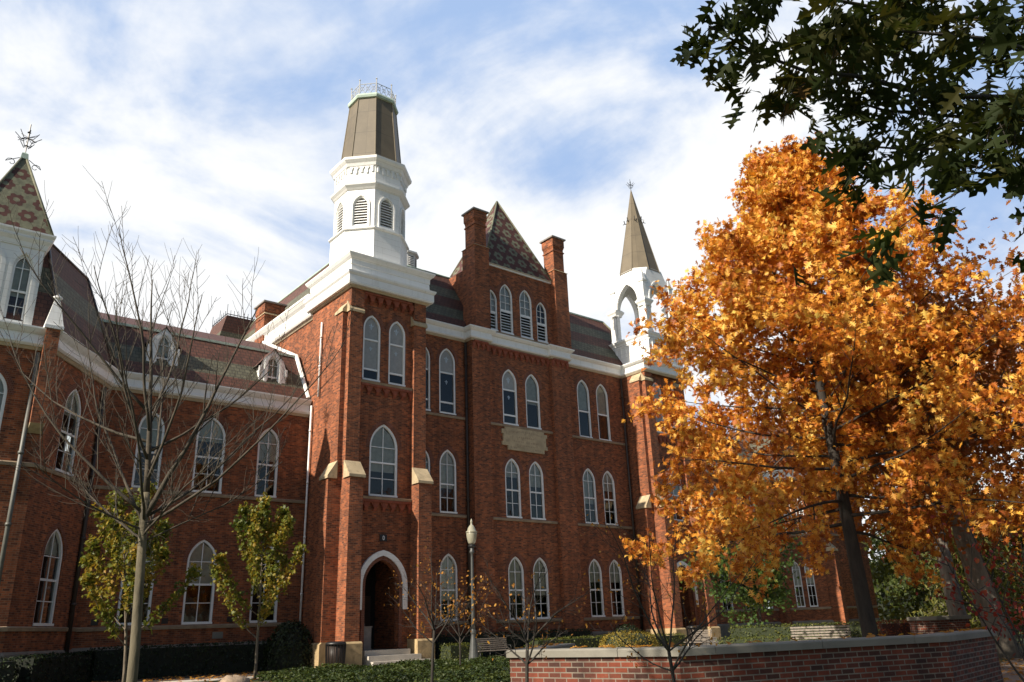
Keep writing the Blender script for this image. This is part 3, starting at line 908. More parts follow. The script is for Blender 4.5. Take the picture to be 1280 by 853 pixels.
def dormer(uc, w, z0, zt):
    F = FY(36.45)
    mb = MB(); a = w / 2
    out_ = [(uc - a, z0), (uc + a, z0), (uc + a, zt - a * 1.45), (uc + a * .75, zt - a * .75), (uc, zt), (uc - a * .75, zt - a * .75), (uc - a, zt - a * 1.45)]
    d = None
    hz0, hzt, ha = z0 + .12, zt - .36, .29
    hole = arch(uc, ha, hz0, hzt - ha * 1.6, ha * 1.6)
    mb.wall(F, out_, [hole], WHITE, depth=.12)
    for sgn in (-1, 1): mb.box(F, uc + sgn * a - .03, uc + sgn * a + .03, -1.0, -.004, z0, zt - a * 1.45, WHITE)
    o = arch(uc, ha, hz0, hzt - ha * 1.6, ha * 1.6, -.16)[1:]; i = arch(uc, ha, hz0, hzt - ha * 1.6, ha * 1.6, -.04)[1:]
    o.append((uc - ha - .16, z0)); i.append((uc - ha - .04, z0)); o[0] = (uc + ha + .16, z0); i[0] = (uc + ha + .04, z0)
    mb.ring(F, o, i, -.01, .04, WHITE, closed=False)
    # little shoulders
    for sgn in (-1, 1):
        mb.box(F, uc + sgn * (a + .0) - .05, uc + sgn * (a + .0) + .05, -.05, .05, zt - a * 1.5 - .3, zt - a * 1.4, WHITE)
    dm = mb.build("dormer", bld)
    r = MB()
    for sgn in (-1, 1):
        r.poly([F.p(uc, .1, zt + .06), F.p(uc, -4.2, zt + .06), F.p(uc + sgn * (a + .22), -3.0, zt - a * 1.5), F.p(uc + sgn * (a + .22), -.05, zt - a * 1.5)], SLATE_WING)
    r.build("dormer_roof", dm)
    w_ = window(F, uc, ha, hz0, hzt, 'sash', .5, rise=1.6, ring=False, parent=dm, frame=.05)
dormer(14.79, 1.35, 12.42, 14.85)
dormer(9.55, 1.3, 12.42, 14.9)

# ---- T1: entrance tower ---------------------------------------------
TX0, TX1, TF = 16.62, 20.88, 32.25
def tower_body(x0, x1, first):
    F = FY(TF); m0 = (x0 + x1) / 2
    hs = []
    dc = m0 if not first else 18.75
    dh = arch(dc, .86, .66, 3.32, 1.1)
    if first:
        hs += [window(F, 18.72, .76, 7.22, 10.65, 'sash', .50), window(F, 17.94, .485, 12.66, 16.05, 'stain', True), window(F, 19.36, .485, 12.66, 16.05, 'stain', True)]
    else:
        hs += [window(F, 39.5, .76, 7.22, 10.65, 'sash', .5), window(F, 38.75, .485, 12.66, 16.05, 'stain', True), window(F, 40.2, .485, 12.66, 16.05, 'stain', True)]
    mb = MB()
    mb.wall(F, [(x0, .3), (x1, .3), (x1, 17.3), (x0, 17.3)], hs + [dh], BRICK, depth=.32)
    mb.poly([(x0, TF, 0), (x0, TF, 17.3), (x0, 36.2, 17.3), (x0, 36.2, 0)], BRICK)
    mb.poly([(x1, TF, 0), (x1, 36.2, 0), (x1, 36.2, 17.3), (x1, TF, 17.3)], BRICK)
    b = mb.build("tower_wall", bld)
    # vestibule behind the door arch
    v = MB()
    v.box(F, dc - 1.15, dc + 1.15, -2.6, -.3, .58, .66, GREYST)
    v.poly([F.p(dc - 1.15, -2.6, .6), F.p(dc + 1.15, -2.6, .6), F.p(dc + 1.15, -2.6, 5), F.p(dc - 1.15, -2.6, 5)], ROOM_SHADE)  # back wall near-black, the shade of the doorway put into its colour
    for s_ in (-1, 1): v.poly([F.p(dc + s_ * 1.15, -.31, .6), F.p(dc + s_ * 1.15, -2.6, .6), F.p(dc + s_ * 1.15, -2.6, 5), F.p(dc + s_ * 1.15, -.31, 5)], BRICK)
    v.poly([F.p(dc - 1.15, -.31, 4.9), F.p(dc + 1.15, -.31, 4.9), F.p(dc + 1.15, -2.6, 4.9), F.p(dc - 1.15, -2.6, 4.9)], ROOM_SHADE)
    v.build("vestibule", bld)
    dd = MB()
    for s_ in (-1, 1): dd.box(F, dc + (.03 if s_ > 0 else -.85), dc + (.85 if s_ > 0 else -.03), -2.55, -2.47, .67, 3.0, PIPEB)
    dd.build("door", bld)
    # arched hood and inner order
    ho = MB()
    o = arch(dc, .86, .66, 3.32, 1.1, -.40)[1:]; i = arch(dc, .86, .66, 3.32, 1.1, -.17)[1:]
    o[0] = (dc + 1.26, 2.3); i[0] = (dc + 1.03, 2.3); o.append((dc - 1.26, 2.3)); i.append((dc - 1.03, 2.3))
    ho.ring(F, o, i, -.02, .12, WHITE, closed=False)
    io = arch(dc, .86, .66, 3.32, 1.1, -.17)[1:]; ii = arch(dc, .86, .66, 3.32, 1.1, -.0)[1:]
    io.append((dc - 1.03, .7)); ii.append((dc - .86, .7)); io[0] = (dc + 1.03, .7); ii[0] = (dc + .86, .7)
    ho.ring(F, [(u, z) for u, z in io], [(u, z) for u, z in ii], -.02, .05, BRICKD, closed=False)
    ho.build("door_hood", bld)
    st = MB()
    st.box(F, dc - 1.12, dc + 1.12, -.32, .62, -.1, .66, CONC)
    st.box(F, dc - 1.12, dc + 1.45, .62, .98, -.1, .44, CONC)
    st.box(F, dc - 1.12, dc + 1.9, .98, 1.36, -.1, .22, CONC)
    st.build("entrance_steps", bld)
    sillstrip(F, x0 + .68, x1 - .72, 7.22, out=.2)
    corbels(F, x0 + .72, x1 - .74, 7.04, 6)
    sillstrip(F, x0 + .68, x1 - .72, 12.64, out=.2)
    corbels(F, x0 + .72, x1 - .74, 12.46, 6)
    corbels(F, x0 + .75, x1 - .8, 17.1, 6, drop=.4, proj=.22)
    for ua, ub in ((x0 - .002, x0 + .7), (x1 - .68, x1 + .002)):
        wb = MB(); wb.box(F, ua, ub, -.05, .25, 16.2, 17.28, BRICK); wb.build("tower_wall", bld)
    b1 = (x0 - .02, x0 + .66); b2 = (x1 - .70, x1 - .0)
    buttress(F, b1[0], b1[1], .75, .25); buttress(F, b2[0], b2[1], .75, .25)
    FS = FXm(x0)
    buttress(FS, -33.0, -32.3, .66, .26)
    # parapet
    P = [(-.02, 17.22), (.26, 17.22), (.30, 17.3), (.30, 17.66), (.38, 17.76), (.40, 17.86), (.14, 17.92), (.12, 18.28), (.15, 18.32), (.15, 18.56), (.28, 18.68), (.36, 18.8), (.36, 18.86), (-.02, 18.9)]
    path = [(x0, 36.2), (x0, 32.0), (x1, 32.0), (x1, 36.2)]
    if first: cornice(path, P, 17.24, True)
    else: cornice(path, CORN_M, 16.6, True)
    if not first:
        lid = MB(); lid.box(WORLD, x0 + .01, x1 - .01, -36.19, -32.01, 17.2, 17.3, WHITE); lid.build("parapet_roof", bld)
    if first:
        lid = MB(); lid.box(WORLD, x0 + .01, x1 - .01, -36.19, -32.01, 18.78, 18.88, WHITE); lid.build("parapet_roof", bld)
    return b
tower_body(TX0, TX1, True)
tower_body(37.42, 41.2, False)
def num_sign():
    s = thing("number_sign", (18.76, 32.19, 5.36), "small black number plate with a white 0 above the arched doorway", "sign")
    mb = MB(); F = FY(32.248)
    mb.box(F, 18.575, 18.945, -.01, .05, 5.22, 5.52, BLACK); mb.build("plate", s)
    z = MB(); o = [(18.76 + .055 * math.cos(t) , 5.37 + .1 * math.sin(t)) for t in [2 * math.pi * k / 16 for k in range(16)]]
    i = [(18.76 + .026 * math.cos(t), 5.37 + .068 * math.sin(t)) for t in [2 * math.pi * k / 16 for k in range(16)]]
    z.ring(F, o, i, .045, .056, WHITE); z.build("digit", s)
num_sign()

# cupola of T1
OC = (18.65, 34.1)
CIR = 1 / math.cos(math.pi / 8)
def oct_prof(mb, c, prof, m, cap=True):
    mb.lathe((c[0], c[1], 0), [(a * CIR, z) for a, z in prof], m, 8, math.pi / 8, cap)
mb = MB(); oct_prof(mb, OC, [(1.88, 19.05), (1.88, 20.78), (1.98, 20.82), (1.98, 20.88), (1.76, 20.93)], WHITE)
cup = mb.build("bell_tower", bld)
mb = MB()
drum_z0, drum_z1 = 20.9, 23.25
for k in range(8):
    an = -math.pi / 2 + k * math.pi / 4          # outward normal direction
    nrm = (math.cos(an), math.sin(an)); U = (-nrm[1], nrm[0])
    F = Fr((OC[0] + nrm[0] * 1.76, OC[1] + nrm[1] * 1.76), U)
    hw = 1.76 * math.tan(math.pi / 8)
    a_ = .36; hz0, hzt = 21.12, 22.78
    hole = arch(0, a_, hz0, hzt - a_ * 1.5, a_ * 1.5)
    mb.wall(F, [(-hw, drum_z0), (hw, drum_z0), (hw, drum_z1), (-hw, drum_z1)], [hole], WHITE, depth=.22)
    o = arch(0, a_, hz0, hzt - a_ * 1.5, a_ * 1.5, -.14); i = arch(0, a_, hz0, hzt - a_ * 1.5, a_ * 1.5, -.05)
    mb.ring(F, o, i, -.01, .06, WHITE)
    lv = MB(); nl = 10
    for q in range(nl):
        z = hz0 + .02 + (hzt - hz0 - .12) * q / nl
        ha = arch_half_at(a_, a_ * 1.5, z + .1 - (hzt - a_ * 1.5))
        if ha < .06: continue
        lv.prism(F, [(-.18, z + .13), (-.03, z + .0), (-.03, z + .03), (-.18, z + .16)], -ha, ha, WHITEF)
    lv.build("louver", cup)
mb.build("drum", cup)
mb = MB(); oct_prof(mb, OC, [(1.70, 23.2), (1.80, 23.22), (1.86, 23.3), (1.98, 23.42), (2.0, 23.5), (1.76, 23.56), (1.78, 23.6), (1.78, 24.55), (1.86, 24.6), (1.92, 24.75), (2.06, 24.92), (2.08, 25.06), (1.6, 25.16)], WHITE)
mb.build("entablature", cup)
mb = MB()
for k in range(8):
    an = -math.pi / 2 + k * math.pi / 4
    nrm = (math.cos(an), math.sin(an)); F = Fr((OC[0] + nrm[0] * 1.78, OC[1] + nrm[1] * 1.78), (-nrm[1], nrm[0]))
    for q in range(-2, 3):
        u = q * .29
        mb.box(F, u - .05, u + .05, -.02, .07, 24.22 - (.06 if q % 2 else 0), 24.56, WHITE)
        if q < 2:
            for s_ in (-1, 1):
                x0 = u + .145 + s_ * .094
                pts = [(x0, 24.56), (x0, 24.38), (u + .145, 24.56)]
                mb.plate(F, pts if s_ < 0 else [pts[0], pts[2], pts[1]], -.02, .06, WHITE)
mb.build("dentil_frieze", cup)
mb = MB(); oct_prof(mb, OC, [(1.58, 25.12), (1.2, 29.38)], METAL)
for k in range(8):
    an = math.pi / 8 + k * math.pi / 4
    mb.tube([(OC[0] + 1.58 * CIR * math.cos(an), OC[1] + 1.58 * CIR * math.sin(an), 25.1), (OC[0] + 1.2 * CIR * math.cos(an), OC[1] + 1.2 * CIR * math.sin(an), 29.4)], .035, METAL, 6)
mb.build("truncated_spire", bld)
mb = MB(); oct_prof(mb, OC, [(1.18, 29.34), (1.3, 29.38), (1.34, 29.5), (1.3, 29.62), (1.1, 29.66)], COPPER); mb.build("spire_cap", cup)
mb = MB()
for k in range(8):
    a0 = math.pi / 8 + k * math.pi / 4; a1 = a0 + math.pi / 4
    A = Vector((OC[0] + 1.16 * CIR * math.cos(a0), OC[1] + 1.16 * CIR * math.sin(a0), 29.62)); B = Vector((OC[0] + 1.16 * CIR * math.cos(a1), OC[1] + 1.16 * CIR * math.sin(a1), 29.62))
    mb.tube([A, A + Vector((0, 0, .98))], .03, RAILG, 5); mb.lathe((A.x, A.y, A.z + .95), [(0, 0), (.06, .06), (0, .16)], RAILG, 6)
    for z in (.08, .72): mb.tube([A + Vector((0, 0, z)), B + Vector((0, 0, z))], .02, RAILG, 4)
    for q in range(3):
        p0 = A.lerp(B, q / 3) + Vector((0, 0, .1)); p1 = A.lerp(B, (q + 1) / 3) + Vector((0, 0, .7))
        p2 = A.lerp(B, (q + 1) / 3) + Vector((0, 0, .1)); p3 = A.lerp(B, q / 3) + Vector((0, 0, .7))
        mb.tube([p0, p1], .014, RAILG, 4); mb.tube([p2, p3], .014, RAILG, 4)
        cc = (p0 + p1) / 2; d_ = (B - A).normalized()
        mb.tube([cc + d_ * (.12 * math.cos(t)) + Vector((0, 0, .12 * math.sin(t))) for t in [2 * math.pi * z / 8 for z in range(9)]], .012, RAILG, 4)
mb.build("roof_railing", cup)

# ---- main block -------------------------------------------------------
FM = FY(34.0)
hl = [window(FM, u, .54, z0, zt, st, bl, mrail=.45) for u in (23.58, 21.95) for z0, zt, st, bl in ((12.2, 15.95, 'stain', False), (6.98, 10.3, 'sash', .55), (1.78, 5.0, 'sash', .42))]
mb = MB(); mb.wall(FM, [(20.8, 1.0), (25.0, 1.0), (25.0, 16.9), (20.8, 16.9)], hl, BRICK); mb.build("main_wall", bld)
hr = []
for u in (33.82, 35.48):
    hr += [window(FM, u, .54, 12.13, 15.86, 'two', .44 if u < 34 else .47, mrail=.45), window(FM, u, .54, 6.97, 10.28, 'sash', .52 if u < 34 else .62), window(FM, u, .54, 1.78, 5.0, 'sash', .47)]
mb = MB(); mb.wall(FM, [(31.9, 1.0), (37.5, 1.0), (37.5, 16.9), (31.9, 16.9)], hr, BRICK); mb.build("main_wall", bld)
FP = FY(33.65)
hp = []
for k, u in enumerate((27.63, 29.34)):
    hp += [window(FP, u, .545, 12.05, 15.36, 'stain' if k == 0 else 'two', False if k == 0 else .46, mrail=.5), window(FP, u, .545, 6.92, 10.19, 'sash', .56), window(FP, u, .545, 1.75, 4.93, 'sash', .44)]
mb = MB(); mb.wall(FP, [(25.9, 1.0), (30.8, 1.0), (30.8, 16.9), (25.9, 16.9)], hp, BRICK)
mb.build("pavilion_wall", bld)
for u0, u1 in ((24.82, 26.0), (30.72, 32.08)):
    mb = MB(); mb.box(FY(34.0), u0, u1, -.1, .6, 1.0, 16.62, BRICK)
    mb.build("pavilion_pier", bld)
    corbels(FY(33.4), u0 + .1, u1 - .1, 16.5, 3, drop=.3, proj=.12)
corbels(FP, 26.1, 30.62, 16.5, 11, drop=.34, proj=.14)
mb = MB(); mb.sweep([(20.8, 34.0), (24.82, 34.0), (24.82, 33.4), (26.0, 33.4), (26.0, 33.65), (30.72, 33.65), (30.72, 33.4), (32.08, 33.4), (32.08, 34.0), (37.5, 34.0)], [(-.1, -.1), (.1, -.1), (.1, .93), (.02, 1.02), (-.1, 1.02)], GREYST); mb.build("foundation", bld)
for F, a, b in ((FM, 20.9, 24.8), (FP, 26.02, 30.7), (FM, 32.1, 37.4)):
    for z in ((12.18 if F is FM else 12.06), 6.97 if F is FM else 6.92, 1.78):
        sillstrip(F, a, b, z)
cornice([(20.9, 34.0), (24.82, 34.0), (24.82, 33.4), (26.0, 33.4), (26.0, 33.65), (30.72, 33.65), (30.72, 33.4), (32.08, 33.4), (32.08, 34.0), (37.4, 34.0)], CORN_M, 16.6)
# side walls, back of the block
mb = MB()
mb.poly([(16.75, 36.1, 0), (16.75, 36.1, 17.2), (16.75, 52, 17.2), (16.75, 52, 0)], BRICK)
mb.poly([(41.1, 36.1, 0), (41.1, 52, 0), (41.1, 52, 17.2), (41.1, 36.1, 17.2)], BRICK)
mb.poly([(-3, 51.9, 0), (-3, 51.9, 12), (16.7, 51.9, 12), (16.7, 51.9, 0)], BRICK)
mb.poly([(16.75, 52, 0), (16.75, 52, 17.2), (41.1, 52, 17.2), (41.1, 52, 0)], BRICK)
mb.build("rear_wall", bld)
CORN_S = [(-.05, 17.0), (.22, 17.02), (.28, 17.12), (.28, 17.26), (.2, 17.32), (.2, 17.78), (.34, 17.92), (.46, 18.1), (.46, 18.2), (-.05, 18.25)]
cornice([(16.75, 52), (16.75, 36.21)], CORN_S, 17.0)
lo = [(16.7, 33.95), (41.15, 33.95), (41.15, 52), (16.7, 52)]
hi = [(18.75, 36.75), (39.0, 36.75), (39.0, 50), (18.75, 50)]
mb = MB(); loft(mb, lo, 17.3, hi, 21.7, SLATE_MAIN); mb.poly([(*p, 21.7) for p in hi], SLATE_MAIN)
mr_ = mb.build("main_roof", bld)
mb = MB()
for i in range(4):
    mb.tube([(*hi[i], 21.72), (*hi[(i + 1) % 4], 21.72)], .07, COPPER, 6); mb.tube([(*hi[i], 21.72), (*lo[i], 17.34)], .06, SLATE_GRN, 6)
mb.build("ridge_roll", mr_, True)
# pavilion attic storey with louvred lancets and two chimneys
FA = FY(33.7)
ha_ = [window(FA, u, a, 17.52, zt, 'louver', bl, mrail=.46, rise=1.6, frame=.085) for u, a, zt, bl in ((26.55, .40, 20.1, True), (27.64, .49, 20.72, True), (29.16, .49, 20.72, True), (30.4, .42, 20.2, False))]
mb = MB(); mb.wall(FA, [(25.6, 17.3), (31.9, 17.3), (31.9, 21.62), (25.6, 21.62)], ha_, BRICK)
mb.poly([(25.6, 33.7, 17.3), (25.6, 33.7, 21.62), (25.6, 37.6, 21.62), (25.6, 37.6, 17.3)], BRICK)
mb.poly([(31.9, 33.7, 17.3), (31.9, 37.6, 17.3), (31.9, 37.6, 21.62), (31.9, 33.7, 21.62)], BRICK)
mb.build("attic_wall", bld)
sillstrip(FA, 26.1, 31.25, 17.53, h=.14, out=.12)
mb = MB(); mb.box(FA, 26.1, 31.25, -.05, .09, 21.6, 21.69, WHITE); mb.box(FA, 26.1, 31.25, -.05, .14, 21.69, 21.74, SOFFIT); mb.build("gable_cornice", bld)
pyr = pattern_pyramid([(26.05, 33.58, 21.75), (31.3, 33.58, 21.75), (31.3, 37.6, 21.75), (26.05, 37.6, 21.75)], (28.75, 35.65, 27.6), .135, SLATE_GRN, SLATE_RED, 'flower', "patterned_roof", bld)
def chimney(u0, u1, y0, y1, zb, zsh, zt, inset=.14):
    mb = MB(); W_ = WORLD
    mb.box(W_, u0, u1, -y1, -y0, zb, zsh, BRICK)
    mb.box(W_, u0 + inset, u1 - inset * .6, -y1 + inset, -y0 - inset, zsh + .12, zt - .75, BRICK)
    mb.box(W_, u0 + inset - .05, u1 - inset * .6 + .05, -y1 + inset - .05, -y0 - inset + .05, zt - 1.02, zt - .95, BRICK)
    for k in range(3):
        e = .015 + .024 * k
        mb.box(W_, u0 + inset - e, u1 - inset * .6 + e, -y1 + inset - e, -y0 - inset + e, zt - .75 + .07 * k + (.0 if k < 1 else .0), (zt - .75 + .07 * (k + 1) - .001) if k < 2 else zt - .091, BRICK)
    c = mb.build("chimney", bld)
    s = MB()
    s.mesh([(u0 - .05, y0 - .05, zsh), (u1 + .05, y0 - .05, zsh), (u1 + .05, y1 + .05, zsh), (u0 - .05, y1 + .05, zsh), (u0 + inset, y0 + inset, zsh + .14), (u1 - inset * .6, y0 + inset, zsh + .14), (u1 - inset * .6, y1 - inset, zsh + .14), (u0 + inset, y1 - inset, zsh + .14)], [(0, 1, 5, 4), (1, 2, 6, 5), (2, 3, 7, 6), (3, 0, 4, 7), (3, 2, 1, 0)], STONE)
    s.build("chimney_shoulder", c)
    s = MB(); s.box(W_, u0 + inset - .16, u1 - inset * .6 + .16, -y1 + inset - .16, -y0 - inset + .16, zt - .09, zt, GREYBOX); s.build("chimney_cap", c)
chimney(25.05, 26.1, 33.28, 34.5, 17.33, 22.45, 24.9)
chimney(31.28, 32.36, 33.28, 34.5, 17.33, 22.45, 24.9)
# inscribed stone tablet between the two upper storeys
mb = MB()
tab = [(27.3, 10.62), (29.95, 10.62), (29.95, 10.85), (30.2, 10.85), (30.2, 11.05), (30.1, 11.05), (30.1, 11.55), (30.2, 11.55), (30.2, 11.75), (29.97, 11.75), (29.97, 11.88), (27.12, 11.88), (27.12, 11.75), (26.9, 11.75), (26.9, 11.5), (27.0, 11.5), (27.0, 11.05), (26.9, 11.05), (26.9, 10.85), (27.3, 10.85)]
mb.plate(FP, tab, -.02, .1, STONE)
tb = mb.build("stone_tablet", bld)
mb = MB()
for (z, a, b, n, h) in ((11.60, 27.3, 29.8, 17, .10), (11.38, 28.05, 29.2, 8, .09), (11.12, 27.7, 29.4, 14, .08), (10.92, 27.9, 29.3, 11, .08), (10.76, 27.45, 27.95, 4, .08), (10.76, 29.2, 29.7, 4, .08)):
    for k in range(n):
        if rnd.random() < .1: continue
        u = a + (b - a) * (k + .5) / n
        zc = z + (.1 * (1 - ((u - 28.55) / 1.25) ** 2) if z > 11.5 else 0)
        w_ = (b - a) / n * rnd.uniform(.22, .34)
        t = rnd.randrange(3)
        if t == 0: mb.box(FP, u - w_, u + w_, .095, .104, zc - .012, zc + .012, SILL)
        mb.box(FP, u - .012, u + .012, .095, .105, zc - h / 2, zc + h / 2, SILL)
        if t == 1: mb.box(FP, u - w_, u + w_, .095, .1035, zc + h / 2 - .02, zc + h / 2, SILL)
        if t == 2: mb.box(FP, u + w_ - .02, u + w_, .095, .1035, zc - h / 2, zc + h / 2, SILL)
mb.build("carved_inscription", tb)
# roof vent turret beside the cupola
mb = MB(); mb.lathe((22.9, 37.35, 0), [(.68, 21.5), (.68, 22.55), (.82, 22.62), (.82, 22.74), (.1, 23.0)], WHITE, 8, math.pi / 8); vt = mb.build("roof_vent", bld)
mb = MB()
for k in range(8):
    an = -math.pi / 2 + k * math.pi / 4; n_ = (math.cos(an), math.sin(an)); rr = .68 * math.cos(math.pi / 8) + .004
    F = Fr((22.9 + n_[0] * rr, 37.35 + n_[1] * rr), (-n_[1], n_[0]))
    mb.box(F, -.17, .17, -.01, .0, 21.85, 22.45, BLACK)
    for q in range(5): mb.prism(F, [(0, 21.93 + q * .11), (.03, 21.87 + q * .11), (.03, 21.90 + q * .11), (0, 21.96 + q * .11)], -.17, .17, WHITE)
mb.build("louver", vt)
# chimney and crested rear roof behind the left wing
chimney(16.45, 17.6, 42.4, 43.7, 17.5, 19.2, 20.0, .02)
mb = MB(); lo = [(15.7, 50), (19.2, 50), (19.2, 54), (15.7, 54)]; hi = [(16.9, 50.2), (18.8, 50.2), (18.8, 53), (16.9, 53)]
loft(mb, lo, 17, hi, 21.8, SLATE_MAIN); mb.poly([(*p, 21.8) for p in hi], SLATE_MAIN); rr_ = mb.build("rear_roof", bld)
mb = MB()
for i in range(4):
    A, B = Vector((*hi[i], 21.8)), Vector((*hi[(i + 1) % 4], 21.8))
    mb.tube([A + Vector((0, 0, .1)), B + Vector((0, 0, .1))], .03, BLACK, 4)
    for k in range(8):
        p = A.lerp(B, k / 8); mb.tube([p, p + Vector((0, 0, .8 if k % 4 == 0 else .4))], .018, BLACK, 4)
mb.build("roof_cresting", rr_)

# ---- T2: tower with open belfry --------------------------------------
QC = (39.5, 33.4); HB = 1.62
mb = MB(); mb.box(WORLD, QC[0] - HB, QC[0] + HB, -QC[1] - HB, -QC[1] + HB, 18.9, 19.05, WHITE)
sq = lambda h: [(QC[0] - h, QC[1] - h), (QC[0] + h, QC[1] - h), (QC[0] + h, QC[1] + h), (QC[0] - h, QC[1] + h)]
mb.sweep(sq(HB), [(-.1, 17.25), (0, 17.25), (0, 18.85), (.06, 18.9), (.06, 19.0), (.16, 19.12), (.18, 19.24), (-.1, 19.3)], WHITE, True)
mb.box(WORLD, QC[0] - HB - .1, QC[0] + HB + .1, -QC[1] - HB - .1, -QC[1] + HB + .1, 19.1, 19.22, WHITE)
bel = mb.build("open_belfry", bld)
# panels on the base
mb = MB()
for F, c in ((FY(QC[1] - HB), QC[0]), (FXm(QC[0] - HB), -QC[1])):
    for q in range(-3, 4):
        mb.box(F, c + q * .42 - .05, c + q * .42 + .05, -.01, .045, 18.0, 18.75, WHITE)
    mb.box(F, c - 1.55, c + 1.55, -.01, .05, 18.752, 18.84, WHITE)
mb.build("panelled_base", bel)
# corner columns
for sx in (-1, 1):
    for sy in (-1, 1):
        mb = MB()
        cx_, cy_ = QC[0] + sx * 1.33, QC[1] + sy * 1.33
        mb.box(WORLD, cx_ - .2, cx_ + .2, -cy_ - .2, -cy_ + .2, 19.28, 21.2, WHITE)
        for ox, oy in ((-sx * .34, sy * .12), (sx * .12, -sy * .34), (sx * .2, sy * .2)):
            mb.lathe((cx_ + ox, cy_ + oy, 0), [(.15, 19.28), (.15, 19.42), (.1, 19.5), (.09, 21.0), (.15, 21.2)], WHITE, 10)
        mb.lathe((cx_, cy_, 0), [(.42, 21.18), (.46, 21.3), (.6, 21.45), (.62, 21.56), (.52, 21.6), (.5, 21.66)], WHITE, 4, R_(45))
        mb.build("corner_column", bel, False)
# upper arches: four faces leaning in to an octagon
mb = MB()
zb, zt_ = 21.62, 24.2
for k in range(4):
    an = -math.pi / 2 + k * math.pi / 2
    n_ = Vector((math.cos(an), math.sin(an), 0)); u_ = Vector((-n_.y, n_.x, 0)); C0 = Vector((QC[0], QC[1], 0))
    def pt(u, z, d=0.0):
        q = (z - zb) / (zt_ - zb); off = 1.52 - .18 * q + d
        return C0 + n_ * off + u_ * u + Vector((0, 0, z))
    aw = .92; h_ = 1.55
    ar = arch(0, aw, zb, zb, h_, n=10)[1:] + [(-aw, zb)]
    ar = ar[:-1]
    outl = [(1.52, zb), (1.28, 22.9), (.72, zt_), (-.72, zt_), (-1.28, 22.9), (-1.52, zb)]
    loop = outl + [(-aw, zb)] + list(reversed(ar))[1:]
    # ar runs right spring -> apex -> left spring ; polygon: outer left to right reversed
    poly = [(-1.52, zb), (-aw, zb)] + list(reversed(ar))[1:-1] + [(aw, zb), (1.52, zb), (1.28, 22.9), (.72, zt_), (-.72, zt_), (-1.28, 22.9)]
    tris = tessellate_polygon([[Vector((u, z, 0)) for u, z in poly]])
    Pp = [pt(u, z) for u, z in poly]; Pb = [pt(u, z, -.28) for u, z in poly]
    fs = []
    for a, b, c_ in tris:
        A, B, C_ = poly[a], poly[b], poly[c_]
        s_ = (B[0] - A[0]) * (C_[1] - A[1]) - (B[1] - A[1]) * (C_[0] - A[0])
        if abs(s_) < 1e-9: continue
        fs.append((a, b, c_) if s_ > 0 else (a, c_, b))
    nP = len(poly)
    mb.mesh(Pp + Pb, fs + [tuple(nP + i for i in reversed(f)) for f in fs] + [((i + 1) % nP, i, nP + i, nP + (i + 1) % nP) for i in range(nP)], WHITE)
    # hood moulding round the arch
    oo = arch(0, aw, zb, zb, h_, -.13, n=10)[2:]; ii = arch(0, aw, zb, zb, h_, -.02, n=10)[2:]
    m_ = len(oo)
    Pm = [pt(u, z, .05) for u, z in oo] + [pt(u, z, .05) for u, z in ii] + [pt(u, z, -.02) for u, z in oo] + [pt(u, z, -.02) for u, z in ii]
    fs = []
    for i in range(m_ - 1): fs += [(i, i + 1, m_ + i + 1, m_ + i), (i + 1, i, 2 * m_ + i, 2 * m_ + i + 1), (m_ + i, m_ + i + 1, 3 * m_ + i + 1, 3 * m_ + i)]
    mb.mesh(Pm, fs, WHITE)
    # chamfer to the next face
    an2 = an + math.pi / 2
    n2 = Vector((math.cos(an2), math.sin(an2), 0)); u2 = Vector((-n2.y, n2.x, 0))
    def pt2(u, z):
        q = (z - zb) / (zt_ - zb); return C0 + n2 * (1.52 - .18 * q) + u2 * u + Vector((0, 0, z))
    mb.poly([pt(1.28, 22.9), pt2(-1.28, 22.9), pt2(-.72, zt_), pt(.72, zt_)], WHITE)
    mb.poly([pt(1.52, zb), pt2(-1.52, zb), pt2(-1.28, 22.9), pt(1.28, 22.9)], WHITE)
mb.box(WORLD, QC[0] - 1.0, QC[0] + 1.0, -QC[1] - 1.0, -QC[1] + 1.0, 24.0, 24.15, WHITE)
mb.build("belfry_arches", bel)
for sx in (-1, 1):
    for sy in (-1, 1):
        mb = MB(); cx_, cy_ = QC[0] + sx * 1.33, QC[1] + sy * 1.33
        mb.box(WORLD, cx_ - .17, cx_ + .17, -cy_ - .17, -cy_ + .17, 21.66, 22.95, WHITE)
        mb.lathe((cx_, cy_, 0), [(.3, 22.951), (.36, 23.06), (.26, 23.1), (.02, 23.95)], WHITE, 4, R_(45))
        mb.build("pinnacle", bel)
mb = MB(); mb.lathe((QC[0], QC[1], 0), [(1.36 * CIR, 24.08), (1.30 * CIR, 24.4), (.02, 31.1)], METAL, 8, math.pi / 8)
for k in range(4):
    an = math.pi / 4 + k * math.pi / 2; n_ = Vector((math.cos(an), math.sin(an), 0)); u_ = Vector((-n_.y, n_.x, 0)); C0 = Vector((*QC, 0))
    mb.mesh([C0 + n_ * 1.37 - u_ * .5 + Vector((0, 0, 24.1)), C0 + n_ * 1.37 + u_ * .5 + Vector((0, 0, 24.1)), C0 + n_ * 1.55 + Vector((0, 0, 23.35))], [(0, 2, 1)], METAL)
for k in range(8):
    an = math.pi / 8 + k * math.pi / 4
    mb.tube([(QC[0] + 1.36 * CIR * math.cos(an), QC[1] + 1.36 * CIR * math.sin(an), 24.06), (QC[0] + 1.30 * CIR * math.cos(an), QC[1] + 1.30 * CIR * math.sin(an), 24.4), (QC[0], QC[1], 31.1)], [.04, .035, .012], METAL, 5)
sp2 = mb.build("pointed_spire", bld)
iron_star(sp2, (QC[0], QC[1], 31.0), .85)
mb = MB()
